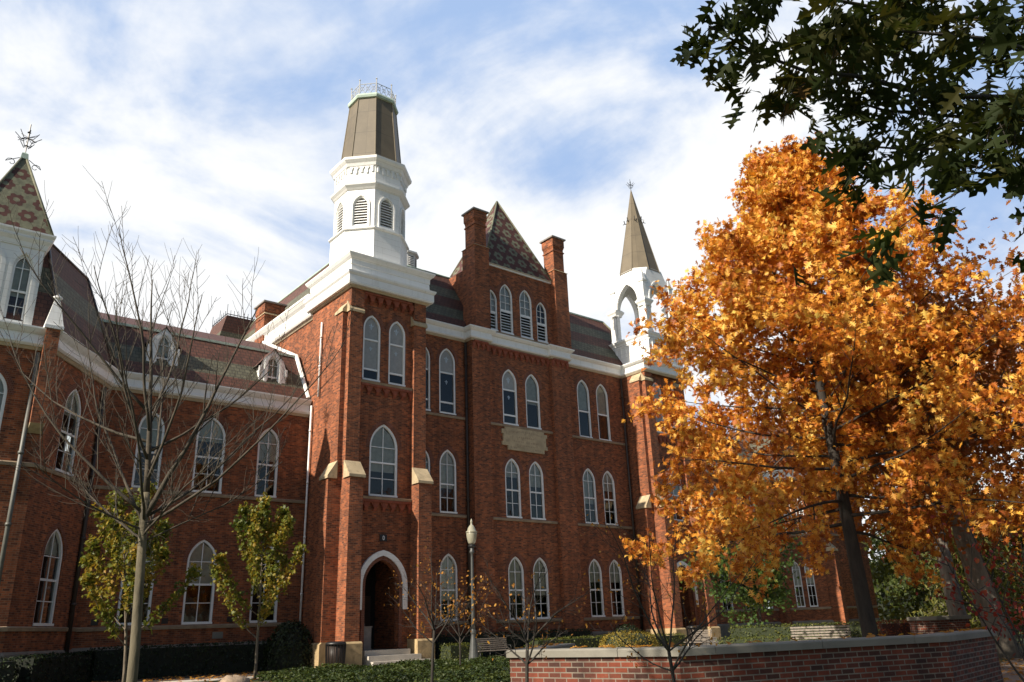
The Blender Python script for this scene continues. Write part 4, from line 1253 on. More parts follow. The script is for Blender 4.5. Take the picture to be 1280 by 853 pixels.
for k in range(8):
    an = k * math.pi / 4; rr = 1.3 * (31.1 - 28.3) / 6.7
    b_ = Vector((QC[0] + rr * math.cos(an), QC[1] + rr * math.sin(an), 28.3)); n_ = Vector((math.cos(an), math.sin(an), 0))
    mb.tube([b_ - n_ * .05, b_ + n_ * .12 + Vector((0, 0, .05)), b_ + n_ * .16 + Vector((0, 0, .3))], .035, BLACK, 4)
    mb.tube([b_ + n_ * .12 + Vector((0, 0, .05)), b_ + n_ * .26 + Vector((0, 0, -.02))], .025, BLACK, 4)
mb.build("spire_crocket", sp2)

# ---- right wing and end bay ------------------------------------------
XR = 55.3
holes = []
for u in (43.6, 45.9, 48.6, 51.2, 53.4):
    holes += [window(F36, u, .6, 1.95, 5.4, 'sash', .5), window(F36, u, .6, 7.45, 10.8, 'sash', .45)]
mb = MB(); mb.wall(F36, [(41.15, 1.1), (XR, 1.1), (XR, 11.7), (41.15, 11.7)], holes, BRICK); mb.build("wing_wall", bld)
RA, RB = (XR, 36.0), (57.35, 33.3)
FR = Fr(RA, (RB[0] - RA[0], RB[1] - RA[1])); LR = math.hypot(RB[0] - RA[0], RB[1] - RA[1])
holes = [window(FR, u, .30, z0, zt, 'sash', .5, rise=2.0, frame=.07) for u in (1.27, 2.17) for z0, zt in ((2.1, 5.4), (7.4, 10.7))]
mb = MB(); mb.wall(FR, [(0, 1.1), (LR, 1.1), (LR, 11.7), (0, 11.7)], holes, BRICK)
mb.wall(FY(33.3), [(57.35, 1.1), (64, 1.1), (64, 11.7), (57.35, 11.7)], [], BRICK); mb.build("bay_wall", bld)
mb = MB(); mb.sweep([(41.15, 36), RA, RB, (64, 33.3)], [(-.1, -.1), (.1, -.1), (.1, 1.06), (.02, 1.15), (-.1, 1.15)], GREYST); mb.build("foundation", bld)
for z in (7.42, 2.08):
    mb = MB(); mb.sweep([(41.3, 36), RA, RB, (64, 33.3)], [(-.02, z - .17), (.07, z - .17), (.09, z - .06), (-.02, z)], SILL); mb.build("sill", bld)
cornice([(41.3, 36), RA, RB, (64, 33.3)], CORN_W, 11.62)
buttress(Fr(RB, (1, .2)), -.1, .65, .85, .3, z_base=.3, z_cap=(6.0, 6.8), z_up=(10.8, 11.3))
buttress(Fr((XR - .4, 36.0), (1, 0)), -.35, .3, .6, .3, z_base=.3, z_cap=(6.0, 6.8), z_up=(10.8, 11.3))
wing_roof(41.1, 56)
mb = MB(); lo = [(XR - .05, 36), (57.35, 33.2), (66, 33.2), (66, 46), (XR - .05, 46)]; hi = [(56.7, 37), (58.0, 35), (65, 35), (65, 45), (56.7, 45)]
loft(mb, lo, 12.44, hi, 16.4, SLATE_BAY); mb.poly([(*p, 16.4) for p in hi], SLATE_BAY); mb.build("bay_roof", bld)

# ---- near-black sheets behind the windows stand in for unlit rooms ----
mb = MB()
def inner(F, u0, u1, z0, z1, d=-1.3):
    mb.poly([F.p(u0, d, z0), F.p(u1, d, z0), F.p(u1, d, z1), F.p(u0, d, z1)], ROOM_SHADE)
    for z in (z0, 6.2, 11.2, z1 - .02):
        if z < z1: mb.poly([F.p(u0, d, z), F.p(u1, d, z), F.p(u1, -.34, z), F.p(u0, -.34, z)], ROOM_SHADE)
inner(F36, 7.6, 16.4, .6, 12.3); inner(FCH, .2, LCH - .3, .6, 12.3); inner(FB, -3, 4.2, .6, 12.3)
inner(FY(TF), 16.7, 20.8, 6.0, 17.2); inner(FY(TF), 37.5, 41.1, 6.0, 17.2)
inner(FM, 20.9, 24.9, .6, 17.2); inner(FM, 32.0, 37.4, .6, 17.2); inner(FP, 25.9, 30.8, .6, 17.2)
inner(F36, 41.2, XR - .3, .6, 12.3); inner(FR, .1, LR - .1, .6, 12.3)
inner(FA, 25.7, 31.8, 17.4, 21.5); inner(FT, 1.4, 3.7, 12.4, 15.6, -.9)
mb.build("dark_backing", bld)

# ---- downpipes --------------------------------------------------------
pipe([(24.72, 33.86, .3), (24.72, 33.86, 16.4)], .075, PIPEB)
pipe([(37.2, 33.86, .3), (37.2, 33.86, 16.4)], .07, PIPEB)
pipe([(4.12, 32.12, .3), (4.12, 32.12, 11.4)], .075, PIPEG)
pipe([(7.15, 35.45, .3), (7.15, 35.45, 11.4)], .085, PIPEB)
pipe([(16.5, 35.55, .6), (16.5, 35.55, 12.0)], .05, PIPEW)
pipe([(16.53, 34.9, 12.3), (16.53, 34.9, 16.2)], .05, PIPEW)
mb = MB()
for (x, y, z) in ((24.72, 33.83, 17.3),): pass

# ------------------------------------------------------------------ GROUND
def sheet(pts, z, m, name):
    mb = MB(); mb.poly([(x, y, z) for x, y in pts], m); return structure(mb, name)
def m_ground(name, stops, s1=0.3, s2=12, bump=.4):
    m, t, b = mat_new(name); T = NT(t)
    g = T.n('ShaderNodeNewGeometry')
    n = T.m('ADD', T.m('MULTIPLY', T.noise(g.outputs['Position'], s1, 5), .5), T.m('MULTIPLY', T.noise(g.outputs['Position'], s2, 5, .7), .5))
    T.l(T.ramp(n, stops), b.inputs['Base Color']); b.inputs['Roughness'].default_value = .95
    T.l(T.bump(T.noise(g.outputs['Position'], s2 * 2, 5), bump, .03), b.inputs['Normal'])
    return m
LAWN = m_ground("lawn_grass", [(.35, (.03, .045, .012)), (.55, (.055, .07, .018)), (.7, (.10, .085, .03))])
MULCH = m_ground("dark_mulch", [(.35, (.018, .013, .009)), (.55, (.04, .028, .018)), (.72, (.10, .07, .04))], 1.0, 18)
PAVE = m_ground("leaf_strewn_paving", [(.35, (.12, .09, .07)), (.55, (.22, .17, .13)), (.7, (.28, .20, .12))], .8, 9, .2)
sheet([(-300, -300), (300, -300), (300, 300), (-300, 300)], 0, LAWN, "lawn")
sheet([(-6, 26.5), (16.6, 30.4), (16.6, 36), (-6, 36)], .004, MULCH, "planting_bed")
sheet([(19.5, 31.2), (37.5, 31.2), (37.5, 34.2), (19.5, 34.2)], .005, MULCH, "planting_bed")
sheet([(9.2, 29.3), (13.5, 28.2), (19, 27.6), (26, 27.0), (60, 25.2), (60, 28.6), (42, 31.0), (20.5, 30.9), (16.0, 30.9), (13, 30.2), (9.2, 31.0)], .008, CONC, "path")
sheet([(21.5, 27.3), (14.5, 15.5), (13.8, 11.2), (16, 9.5), (24, 12), (36, 18), (44, 26.2)], .012, CONC, "plaza_paving")
sheet([(9, -4), (60, -14), (70, 12), (34, 11.5), (15, 7.5), (9.5, 3.0)], .016, PAVE, "path")
# ------------------------------------------------------------------ LEAVES
def leaf_mesh(name, cen, nrm, size, tmpl, faces, m, parent, rng, fold=0.0, droop=None, kind=None):
    """one mesh of many real leaves: tmpl (K,3) local leaf outline, scaled, turned and moved"""
    cen = np.asarray(cen, float); N = len(cen)
    if N == 0: return None
    nrm = np.asarray(nrm, float); nrm /= np.linalg.norm(nrm, axis=1)[:, None] + 1e-9
    r = rng.normal(size=(N, 3))
    if droop is not None: r = r * .6 + np.array(droop)
    t = r - nrm * (r * nrm).sum(1)[:, None]; t /= np.linalg.norm(t, axis=1)[:, None] + 1e-9
    b = np.cross(nrm, t)
    tmpl = np.asarray(tmpl, float); K = len(tmpl)
    s = np.asarray(size, float).reshape(N, 1, 1)
    fk = rng.uniform(.3, 1.5, (N, 1, 1)) * tmpl[None, :, 2:3]
    V = cen[:, None, :] + s * (t[:, None, :] * tmpl[None, :, 0:1] + b[:, None, :] * tmpl[None, :, 1:2] + nrm[:, None, :] * fk)
    V = V.reshape(-1, 3)
    lens = [len(f) for f in faces]; idx = np.concatenate([np.array(f) for f in faces])
    me = bpy.data.meshes.new(name)
    me.vertices.add(N * K); me.vertices.foreach_set('co', V.ravel())
    loops = (idx[None, :] + (np.arange(N) * K)[:, None]).ravel()
    me.loops.add(len(loops)); me.loops.foreach_set('vertex_index', loops.astype(np.int32))
    lt = np.tile(np.array(lens), N); ls = np.concatenate([[0], np.cumsum(lt)[:-1]])
    me.polygons.add(len(lt)); me.polygons.foreach_set('loop_start', ls.astype(np.int32)); me.polygons.foreach_set('loop_total', lt.astype(np.int32))
    me.materials.append(m)
    me.update(calc_edges=True); me.validate()
    o = bpy.data.objects.new(name, me); COL.objects.link(o)
    if kind: o['kind'] = kind
    if parent: link_to(o, parent)
    return o
# leaf outlines: x along the midrib, y across, z = fold
def mirror(half):
    """half outline from base to tip (y>0); returns verts and two faces folded at the midrib"""
    tip = half[-1]
    v = [(half[0][0], 0, 0)] + [(x, y, abs(y) * .35) for x, y in half[1:-1]] + [(tip[0], 0, 0)]
    n = len(v)
    w = [(x, -y, z) for x, y, z in v[1:-1]]
    faces = [tuple(range(n)), tuple([n - 1] + [n + i for i in range(len(w) - 1, -1, -1)] + [0])]
    return v + w, faces
SIMPLE = mirror([(-.5, 0), (-.15, .3), (.15, .27), (.5, 0)])
LOBED = mirror([(-.5, 0), (-.3, .16), (-.22, .34), (-.1, .13), (.08, .42), (.14, .12), (.32, .26), (.5, 0)])
STAR = mirror([(-.5, 0), (-.3, .10), (-.18, .40), (-.10, .09), (.06, .50), (.12, .08), (.30, .30), (.30, .08), (.55, 0)])
OAKN = mirror([(-.62, 0), (-.60, .012), (-.42, .03), (-.40, .13), (-.34, .24), (-.27, .07), (-.2, .06), (-.10, .26), (.04, .44), (.02, .30), (.08, .27), (.02, .09), (.12, .07), (.2, .24), (.34, .32), (.28, .17), (.33, .05), (.42, .12), (.47, .08), (.56, 0)])
MAPLE = mirror([(-.45, 0), (-.4, .3), (-.1, .28), (.05, .5), (.12, .2), (.5, 0)])
NEEDLE = mirror([(-.6, 0), (-.2, .12), (.2, .12), (.6, 0)])

class Tree:
    def __init__(s, seed): s.r = random.Random(seed); s.nr = np.random.default_rng(seed); s.br = []; s.lp = []
    def branch(s, p, d, L, r0, r1, n=6, wob=.12, trop=.05, sag=0.0):
        d = Vector(d).normalized(); p = Vector(p); pts = [p.copy()]; 
        for i in range(n):
            d = (d + Vector((s.r.gauss(0, wob), s.r.gauss(0, wob), s.r.gauss(0, wob) + trop - sag * i / n))).normalized()
            p = p + d * (L / n); pts.append(p.copy())
        rad = [r0 + (r1 - r0) * i / n for i in range(n + 1)]
        s.br.append((pts, rad)); return pts, rad
    def turn(s, d, ang, az=None):
        d = Vector(d).normalized(); o = d.orthogonal().normalized(); q = d.cross(o)
        a = s.r.uniform(0, 2 * math.pi) if az is None else az
        return (d * math.cos(ang) + (o * math.cos(a) + q * math.sin(a)) * math.sin(ang)).normalized()
    def at(s, pts, rad, k):
        x = k * (len(pts) - 1); i = min(int(x), len(pts) - 2); f = x - i
        return pts[i].lerp(pts[i + 1], f), (pts[i + 1] - pts[i]).normalized(), rad[i] + (rad[i + 1] - rad[i]) * f
    def wood(s, name, m, parent):
        mb = MB()
        for pts, rad in s.br:
            sd = 9 if rad[0] > .09 else 6 if rad[0] > .03 else 4 if rad[0] > .008 else 3
            mb.tube(pts, rad, m, sd, cap=rad[0] > .03)
        return mb.build(name, parent, True)
    def leaves(s, name, m, parent, tm, size, per, spread, up=.6, droop=None, szv=.25):
        P = []
        for p, k in s.lp:
            for _ in range(int(per * k)): P.append(p)
        if not P: return None
        P = np.array([tuple(p) for p in P]); N = len(P)
        P = P + s.nr.normal(size=(N, 3)) * spread
        nr = s.nr.normal(size=(N, 3)) + np.array([0, 0, up])
        return leaf_mesh(name, P, nr, s.nr.uniform(size * (1 - szv), size * (1 + szv), N), tm[0], tm[1], m, parent, s.nr, droop=droop)

# ---- large bare tree in front of the left wing -----------------------
def bare_tree():
    root = thing("bare_tree", (4.29, 15.82, 0), "tall bare young tree with a pale trunk and upright leafless twigs before the left wing", "tree")
    t = Tree(11); b = Vector((4.29, 15.82, 0))
    tr = [b + Vector((x, 0, z)) for x, z in ((.0, -.1), (0, .4), (-.02, 1.2), (-.06, 2.0), (-.1, 2.8), (-.13, 3.4), (-.14, 3.9))]
    rr = [.105, .094, .088, .083, .078, .075, .062]
    t.br.append((tr, rr))
    limbs = [t.branch(tr[-1], (-.02, 0, 1), 4.4, .058, .010, 10, .04, .03), t.branch(tr[-2], (.42, -.28, 1), 4.6, .052, .010, 10, .04, .05)]
    lead = limbs[0]
    nl = 18
    for k in range(nl):
        az = k * 2.4 + t.r.uniform(-.3, .3)
        low = k < 5
        z = 3.0 + 1.0 * (k / nl)
        ang = R_(t.r.uniform(58, 76)) if low else R_(t.r.uniform(28, 70))
        d = Vector((math.sin(ang) * math.cos(az), math.sin(ang) * math.sin(az), math.cos(ang)))
        p = b + Vector((-.13 * z / 3.4, 0, z))
        L = t.r.uniform(2.2, 3.0) if low else t.r.uniform(3.4, 5.4)
        if k > 9:
            p = t.at(lead[0], lead[1], .05 + .5 * (k - 10) / 12)[0]; L *= .82
        limbs.append(t.branch(p, d, L, .024 if low else .031, .007, 10, .06, .02 if low else .085))
    for li, (pts, rad) in enumerate(limbs):
        n2 = 8
        for j in range(n2):
            k = .25 + .75 * (j + t.r.random() * .6) / n2
            p, d, r = t.at(pts, rad, min(k, .99))
            dd = (t.turn(d, R_(t.r.uniform(25, 48))) + Vector((0, 0, .4))).normalized()
            L = t.r.uniform(.8, 1.9) * (1.2 - .5 * k)
            q, qr = t.branch(p, dd, L, max(.0075, r * .5), .0048, 6, .055, .09)
            for m in range(7):
                p2, d2, r2 = t.at(q, qr, .15 + .83 * (m + t.r.random() * .5) / 7)
                d3 = (t.turn(d2, R_(t.r.uniform(35, 65))) + Vector((0, 0, .3))).normalized()
                t.branch(p2, d3, t.r.uniform(.2, .6), .0046, .003, 4, .07, .12)
    for k in range(90):
        pts, rad = limbs[t.r.randrange(1, 10)]
        p, d, r = t.at(pts, rad, t.r.uniform(.05, .55))
        t.branch(p, (t.r.gauss(0, 1), t.r.gauss(0, 1), t.r.uniform(-.6, .3)), t.r.uniform(.25, .8), .0042, .0028, 5, .28, -.05)
    tw = Tree(1); tw.br = t.br[1:]; t.br = t.br[:1]
    t.wood("trunk", BARKG, root)
    tw.wood("branches", BARKT, root)
bare_tree()

# ---- two small trees with yellow-green leaves -------------------------
def yellow_tree(loc, seed, H, wid, label):
    root = thing("small_leafy_tree", loc, label, "tree", "young yellow-green trees by the left wing")
    t = Tree(seed); b = Vector(loc)
    tr, rr = t.branch(b + Vector((0, 0, -.1)), (0, 0, 1), H * .9, .055, .012, 10, .025, .05)
    for k in range(15):
        kk = .22 + .58 * k / 15
        p, d, r = t.at(tr, rr, kk)
        az = k * 2.4 + seed
        ang = R_(62 - 26 * (kk - .22) / .56 + t.r.uniform(-6, 6))
        L = wid * (1.1 - .5 * (kk - .22) / .56) * t.r.uniform(.85, 1.15)
        q, qr = t.branch(p, (math.sin(ang) * math.cos(az), math.sin(ang) * math.sin(az), math.cos(ang)), L, .022, .006, 7, .04, .13)
        for m in range(13):
            k2 = .25 + .75 * m / 9
            t.lp.append((t.at(q, qr, min(k2, .995))[0], 1))
    for k in (.75, .85, .92, 1.0): t.lp.append((t.at(tr, rr, min(.995, k))[0], 1))
    t.wood("trunk", BARK, root)
    t.leaves("crown", L_YG, root, MAPLE, .135, 24, .10, .5, (0, 0, -.8))
yellow_tree((11.6, 28.3, 0), 21, 7.0, 2.5, "young tree with yellow-green leaves left of the tower, trunk clear of the bare tree")
yellow_tree((7.25, 27.6, 0), 35, 6.6, 2.7, "young tree with yellow-green leaves half hidden behind the bare tree trunk")

# ---- sparse small ornamental trees ------------------------------------
def sparse_tree(loc, seed, H, fork, wid, leaves, label, r0=.03):
    root = thing("ornamental_tree", loc, label, "tree", "nearly leafless small ornamental trees")
    t = Tree(seed); b = Vector(loc)
    tr, rr = t.branch(b + Vector((0, 0, -.1)), (0, 0, 1), fork, r0, r0 * .75, 6, .02, .03)
    tips = []
    for k in range(8):
        az = k * 2.4 + seed; ang = R_(18 if k == 0 else t.r.uniform(35, 62))
        L = (H - fork) * t.r.uniform(.75, 1.0) if ang < .9 else wid * t.r.uniform(.8, 1.15)
        p = tr[-1] if k < 5 else tr[-2]
        q, qr = t.branch(p, (math.sin(ang) * math.cos(az), math.sin(ang) * math.sin(az), math.cos(ang)), L, r0 * .5, .003, 8, .09, .03)
        for m in range(7):
            p2, d2, r2 = t.at(q, qr, .2 + .79 * (m + t.r.random() * .5) / 7.5)
            q2, q2r = t.branch(p2, (t.turn(d2, R_(t.r.uniform(30, 60))) + Vector((0, 0, .1))), L * t.r.uniform(.2, .45), max(.003, r2 * .5), .0015, 5, .1, .02)
            for z in range(3):
                p3, d3, r3 = t.at(q2, q2r, .3 + .65 * z / 3)
                q3, _ = t.branch(p3, t.turn(d3, R_(45)), L * .12, .002, .0012, 3, .1, .02)
                if t.r.random() < leaves: t.lp.append((q3[-1], 1))
            if t.r.random() < leaves: t.lp.append((q2[-1], 1.4))
    t.wood("trunk", BARKD, root)
    return root, t
for loc, seed, H, fork, wid, lv, sz, lab in (
        ((8.87, 13.37, 0), 3, 3.1, 1.4, 1.0, .38, .05, "slim dark ornamental tree with a few orange leaves in front of the doorway pier"),
        ((15.47, 21.73, 0), 7, 3.6, 1.2, 1.6, .95, .09, "small ornamental tree full of dry orange leaves just left of the lamp post"),
        ((5.64, 6.8, 0), 19, 2.2, 1.22, .62, .3, .035, "slim ornamental tree in front of the sunlit end of the brick garden wall"),
        ((6.59, 5.59, 0), 13, 2.65, 1.1, .78, .85, .036, "dark ornamental tree with scattered rusty leaves in front of the shaded brick garden wall")):
    root, t = sparse_tree(loc, seed, H, fork, wid, lv, lab, .022 if loc[1] < 10 else .033)
    t.leaves("crown", L_SP, root, SIMPLE, sz, 1.6, sz * .5, .3, (0, 0, -1))

# ---- big orange oak ----------------------------------------------------
def big_oak():
    root = thing("autumn_oak", (19.3, 10.3, 0), "large oak with dark trunk and full orange autumn crown before the spired tower", "tree")
    t = Tree(42); b = Vector((19.3, 10.3, 0))
    dirv = Vector((-.02, .03, 1))
    tr, rr = t.branch(b + Vector((0, 0, -.1)), dirv, 13.4, .20, .03, 16, .018, .0)
    rr[0] = .29
    t.br[0] = (tr, rr)
    n1 = 66
    for k in range(n1):
        kk = .25 + .74 * (k / n1) ** .92
        p, d, r = t.at(tr, rr, min(kk, .99))
        z = p.z
        q = (z - 3.2) / 10.2
        R = (4.7 + 3.4 * q) if q < .2 else 5.5 * max(0, 1 - (q - .2) / .84) + .3
        az = k * 2.39996 + t.r.uniform(-.25, .25)
        ang = R_(96 - 58 * q + t.r.uniform(-7, 7))
        L = R * t.r.uniform(.80, 1.10)
        pts, rad = t.branch(p, (math.sin(ang) * math.cos(az), math.sin(ang) * math.sin(az), math.cos(ang)), L, max(.016, r * .3), .007, 8, .06, .016 - .05 * max(0, .3 - q))
        for m in range(9):
            k2 = .30 + .69 * (m + t.r.random() * .6) / 9
            p2, d2, r2 = t.at(pts, rad, min(.99, k2))
            L2 = (.35 + R * t.r.uniform(.13, .26)) * (1.2 - .4 * k2)
            q2, q2r = t.branch(p2, t.turn(d2, R_(t.r.uniform(35, 65))) + Vector((0, 0, .10)), L2, max(.006, r2 * .5), .003, 5, .1, .03)
            for z_ in range(4):
                p3, d3, r3 = t.at(q2, q2r, .3 + .69 * z_ / 3)
                t.lp.append((p3, 1))
                if z_ % 2:
                    q3, _ = t.branch(p3, t.turn(d3, R_(50)), .32, .003, .0018, 3, .1, .02); t.lp.append((q3[-1], 1.2)); t.lp.append((q3[1], .8))
        t.lp.append((pts[-1], 1.5))
    for k in range(80):          # short shoots that half hide the trunk
        p, d, r = t.at(tr, rr, t.r.uniform(.27, .85)); az = t.r.uniform(0, 6.28)
        q2, _ = t.branch(p, (math.cos(az), math.sin(az), t.r.uniform(-.2, .5)), t.r.uniform(.7, 2.0), .01, .003, 5, .12, -.02)
        for z_ in range(2, 6): t.lp.append((q2[z_], 1))
    t.wood("trunk", BARKD, root)
    t.leaves("crown", L_OAK, root, STAR, .17, 13, .12, .55, (0, 0, -.7), .42)
big_oak()

# ---- overhanging oak bough, upper right --------------------------------
def near_oak():
    root = thing("overhanging_oak", (11.0, -1.8, 0), "dark green oak whose shaded boughs hang into the upper right corner", "tree")
    t = Tree(77)
    def wp(px, py, D):
        """a bough point, written from where it stands: direction then distance"""
        x = (px - 640) / 995.46; y = -(py - 426.5) / 995.46
        v = _r2 * x + _u2 * y + _f
        return Vector((0, 0, 1.25)) + v * D
    t.br.append(([Vector((11.0, -1.8, -.1)), Vector((11.0, -1.8, 2)), Vector((10.8, -1.6, 5)), Vector((10.4, -1.2, 8.5))], [.42, .34, .28, .15]))
    boughs = [
        [(1400, 138, 7.0), (1320, 123, 6.3), (1164, 120, 5.9), (1074, 96, 5.6), (1004, 88, 5.4), (944, 66, 5.2), (886, 33, 5.1)],
        [(1400, 18, 7.2), (1290, 28, 6.4), (1134, 18, 5.8), (1024, -4, 5.5), (944, -42, 5.3)],
        [(1400, 228, 6.6), (1340, 188, 5.8), (1260, 178, 5.3), (1144, 188, 5.1), (1084, 183, 5.0)],
        [(1400, 108, 6.0), (1330, 73, 5.4), (1230, 48, 5.0), (1114, 38, 4.8), (1034, 43, 4.7)],
        [(1400, 288, 5.6), (1360, 228, 5.0), (1300, 213, 4.7), (1230, 223, 4.5), (1139, 273, 4.4)],
        [(1420, 368, 5.6), (1380, 308, 5.0), (1340, 298, 4.8), (1305, 323, 4.6)],
        [(1420, -72, 6.6), (1320, -42, 6.0), (1164, -52, 5.6), (1054, -82, 5.2)],
        [(1420, 48, 5.4), (1350, 108, 4.9), (1280, 138, 4.6), (1240, 153, 4.5)],
        [(1420, 188, 7.4), (1330, 158, 6.6), (1220, 148, 6.2), (1104, 138, 6.0), (1044, 118, 5.9)],
    ]
    for bi, bs in enumerate(boughs):
        P = [wp(*q) for q in bs]
        P = [Vector((10.7, -1.5, 4.2 + .45 * bi))] + P
        # smooth
        pts = []
        for i in range(len(P) - 1):
            for f in (0, .34, .67): pts.append(P[i].lerp(P[i + 1], f))
        pts.append(P[-1])
        n = len(pts); r0 = .042 if bi in (0, 1, 8) else .026
        rad = [r0 + (.006 - r0) * (i / (n - 1)) ** .6 for i in range(n)]
        t.br.append((pts, rad))
        nt_ = (22, 20, 15, 20, 9, 8, 20, 16, 20)[bi]
        for m in range(nt_):
            k = .30 + .70 * m / (nt_ - 1)
            p, d, r = t.at(pts, rad, min(k, .995))
            dd = (t.turn(d, R_(t.r.uniform(25, 75))) + Vector((0, 0, -.25))).normalized()
            L = t.r.uniform(.2, .5)
            q, qr = t.branch(p, dd, L, max(.004, r * .4), .002, 4, .12, -.04)
            for z in range(5):
                t.lp.append((t.at(q, qr, .35 + .64 * z / 4)[0], 1))
    t.wood("trunk", BARKD, root)
    # leaves
    P = np.array([tuple(p) for p, k in t.lp for _ in range(2) if t.r.random() < .8]); N = len(P)
    P = P + t.nr.normal(size=(N, 3)) * .075
    nr = t.nr.normal(size=(N, 3)) + np.array([0, 0, .9])
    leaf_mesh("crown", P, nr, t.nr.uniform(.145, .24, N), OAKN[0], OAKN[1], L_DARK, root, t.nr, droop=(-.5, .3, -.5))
near_oak()

def leafy_solid(name, label, cat, F, u0, u1, d0, d1, z0, z1, lm, core, size=.07, dens=150, seed=1, round_=.12, wob=.06, group=None, dome=0.0):
    """clipped hedge: leaf-covered body, slightly uneven"""
    cen = F.p((u0 + u1) / 2, (d0 + d1) / 2, 0)
    root = thing(name, (cen.x, cen.y, 0), label, cat, group)
    rng = np.random.default_rng(seed); rr = random.Random(seed)
    mb = MB(); e = size * .9
    def zt(u): return z1 + dome * (1 - ((u - (u0 + u1) / 2) / ((u1 - u0) / 2)) ** 2) - dome
    n = max(3, int((u1 - u0) / .5)); us = [u0 + e + (u1 - u0 - 2 * e) * i / n for i in range(n + 1)]
    for i in range(n):
        a, b = us[i], us[i + 1]; za, zb_ = zt(a) - e, zt(b) - e
        mb.mesh([F.p(a, d1 - e, z0), F.p(b, d1 - e, z0), F.p(b, d1 - e, zb_), F.p(a, d1 - e, za), F.p(a, d0 + e, z0), F.p(b, d0 + e, z0), F.p(b, d0 + e, zb_), F.p(a, d0 + e, za)], [(0, 1, 2, 3), (3, 2, 6, 7), (5, 4, 7, 6)] + ([(4, 0, 3, 7)] if i == 0 else []) + ([(1, 5, 6, 2)] if i == n - 1 else []), core)
    mb.build("branches", root)
    P, Nn = [], []
    W_, D_, H_ = u1 - u0, d1 - d0, z1 - z0
    areas = [W_ * H_, W_ * D_, D_ * H_ * 2, W_ * H_ * .5]
    tot = int(sum(areas) * dens)
    for _ in range(tot):
        x = rr.random() * sum(areas)
        u = rr.uniform(u0, u1)
        if x < areas[0]: q = (u, d1, rr.uniform(z0, zt(u))); nn = (0, 1, 0)
        elif x < areas[0] + areas[1]: q = (u, rr.uniform(d0, d1), zt(u)); nn = (0, 0, 1)
        elif x < sum(areas[:3]): s_ = rr.choice((-1, 1)); u = u1 if s_ > 0 else u0; q = (u, rr.uniform(d0, d1), rr.uniform(z0, zt(u))); nn = (s_, 0, 0)
        else: q = (u, d0, rr.uniform(z0, zt(u))); nn = (0, -1, 0)
        # soften corners
        ce = ((u0 + u1) / 2, (d0 + d1) / 2, (z0 + z1) / 2)
        k = 1 - round_ * rr.random() * (1 if (abs(q[2] - z1) < .12) else .4)
        q = (q[0], ce[1] + (q[1] - ce[1]) * k, q[2])
        P.append(F.p(*q) + Vector((rr.gauss(0, wob * .6), rr.gauss(0, wob * .6), rr.gauss(0, wob * .5))))
        v = F.u * nn[0] + F.n * nn[1] + Vector((0, 0, nn[2])); Nn.append(v)
    P = np.array([tuple(p) for p in P]); Nn = np.array([tuple(v) for v in Nn]) + rng.normal(size=(len(P), 3)) * .7
    leaf_mesh("foliage", P, Nn, rng.uniform(size * .7, size * 1.4, len(P)), SIMPLE[0], SIMPLE[1], lm, root, rng)
    return root
# ---- background and right-hand trees -----------------------------------
def leafy(name, loc, H, trunk_r, crown_r, cz, seed, bark, lm, label, size=.2, n=9000, tm=SIMPLE, lean=(0, 0), hole=.5, trunk_h=None, group=None):
    root = thing(name, loc, label, "tree", group)
    t = Tree(seed); b = Vector(loc)
    th = trunk_h or H * .8
    tr, rr = t.branch(b + Vector((0, 0, -.1)), (lean[0], lean[1], 1), th, trunk_r, trunk_r * .3, 10, .02, .0)
    rr[0] = trunk_r * 1.35
    t.br[0] = (tr, rr)
    c = Vector(cz)
    nb = 26
    cl = []
    for k in range(nb):
        p, d, r = t.at(tr, rr, .45 + .54 * k / nb)
        u = t.nr.normal(size=3); u /= np.linalg.norm(u)
        e = Vector((c.x + b.x + u[0] * crown_r[0] * .8, c.y + b.y + u[1] * crown_r[0] * .8, c.z + u[2] * crown_r[1] * .8))
        mid = p.lerp(e, .5) + Vector((0, 0, .06 * (e - p).length))
        t.br.append(([p, p.lerp(mid, .5) , mid, e], [max(.02, r * .4), r * .33, max(.014, r * .22), .012]))
        cl.append(e); cl.append(mid)
        for j in range(3):
            f = e + Vector(t.nr.normal(size=3) * crown_r[0] * .25); cl.append(f); t.br.append(([mid.lerp(e, .6), f], [.015, .006]))
    cl = np.array([tuple(v) for v in cl])
    idx = t.nr.integers(0, len(cl), n)
    P = cl[idx] + t.nr.normal(size=(n, 3)) * crown_r[0] * .15 * np.array([1, 1, .6])
    nr = t.nr.normal(size=(n, 3)) + np.array([0, 0, .6])
    t.wood("trunk", bark, root)
    leaf_mesh("crown", P, nr, t.nr.uniform(size * .7, size * 1.3, n), tm[0], tm[1], lm, root, t.nr, droop=(0, 0, -.6))
    return root
leafy("rust_oak", (26.2, 10.1, 0), 14, .36, (5.6, 3.8), (-1.0, .0, 7.0), 51, BARKP, L_RUST, "big old tree with pale grey bark and rust-coloured crown at the right edge", .2, 27000, LOBED, lean=(-.16, .05), trunk_h=11)
leafy("tall_tree", (35.1, 15.0, 0), 14, .36, (4.5, 3.0), (0, 0, 10.0), 52, BARKP, L_RUST, "tree with a sunlit pale trunk standing behind the low brick wall", .22, 6000, LOBED, trunk_h=11)
leafy("maple_tree", (36.5, 25.2, 0), 8, .09, (2.3, 2.3), (0, 0, 4.1), 53, BARKD, L_MAPLE, "small green maple behind the orange oak in front of the right wing", .19, 6500, MAPLE, trunk_h=4.5)
leafy("maple_tree", (63, 27.0, 0), 11, .2, (4.2, 4.0), (0, 0, 6.8), 54, BARKD, L_BACK, "green tree just right of the far brick bay, beyond the oak trunk", .3, 7000, MAPLE, trunk_h=7)
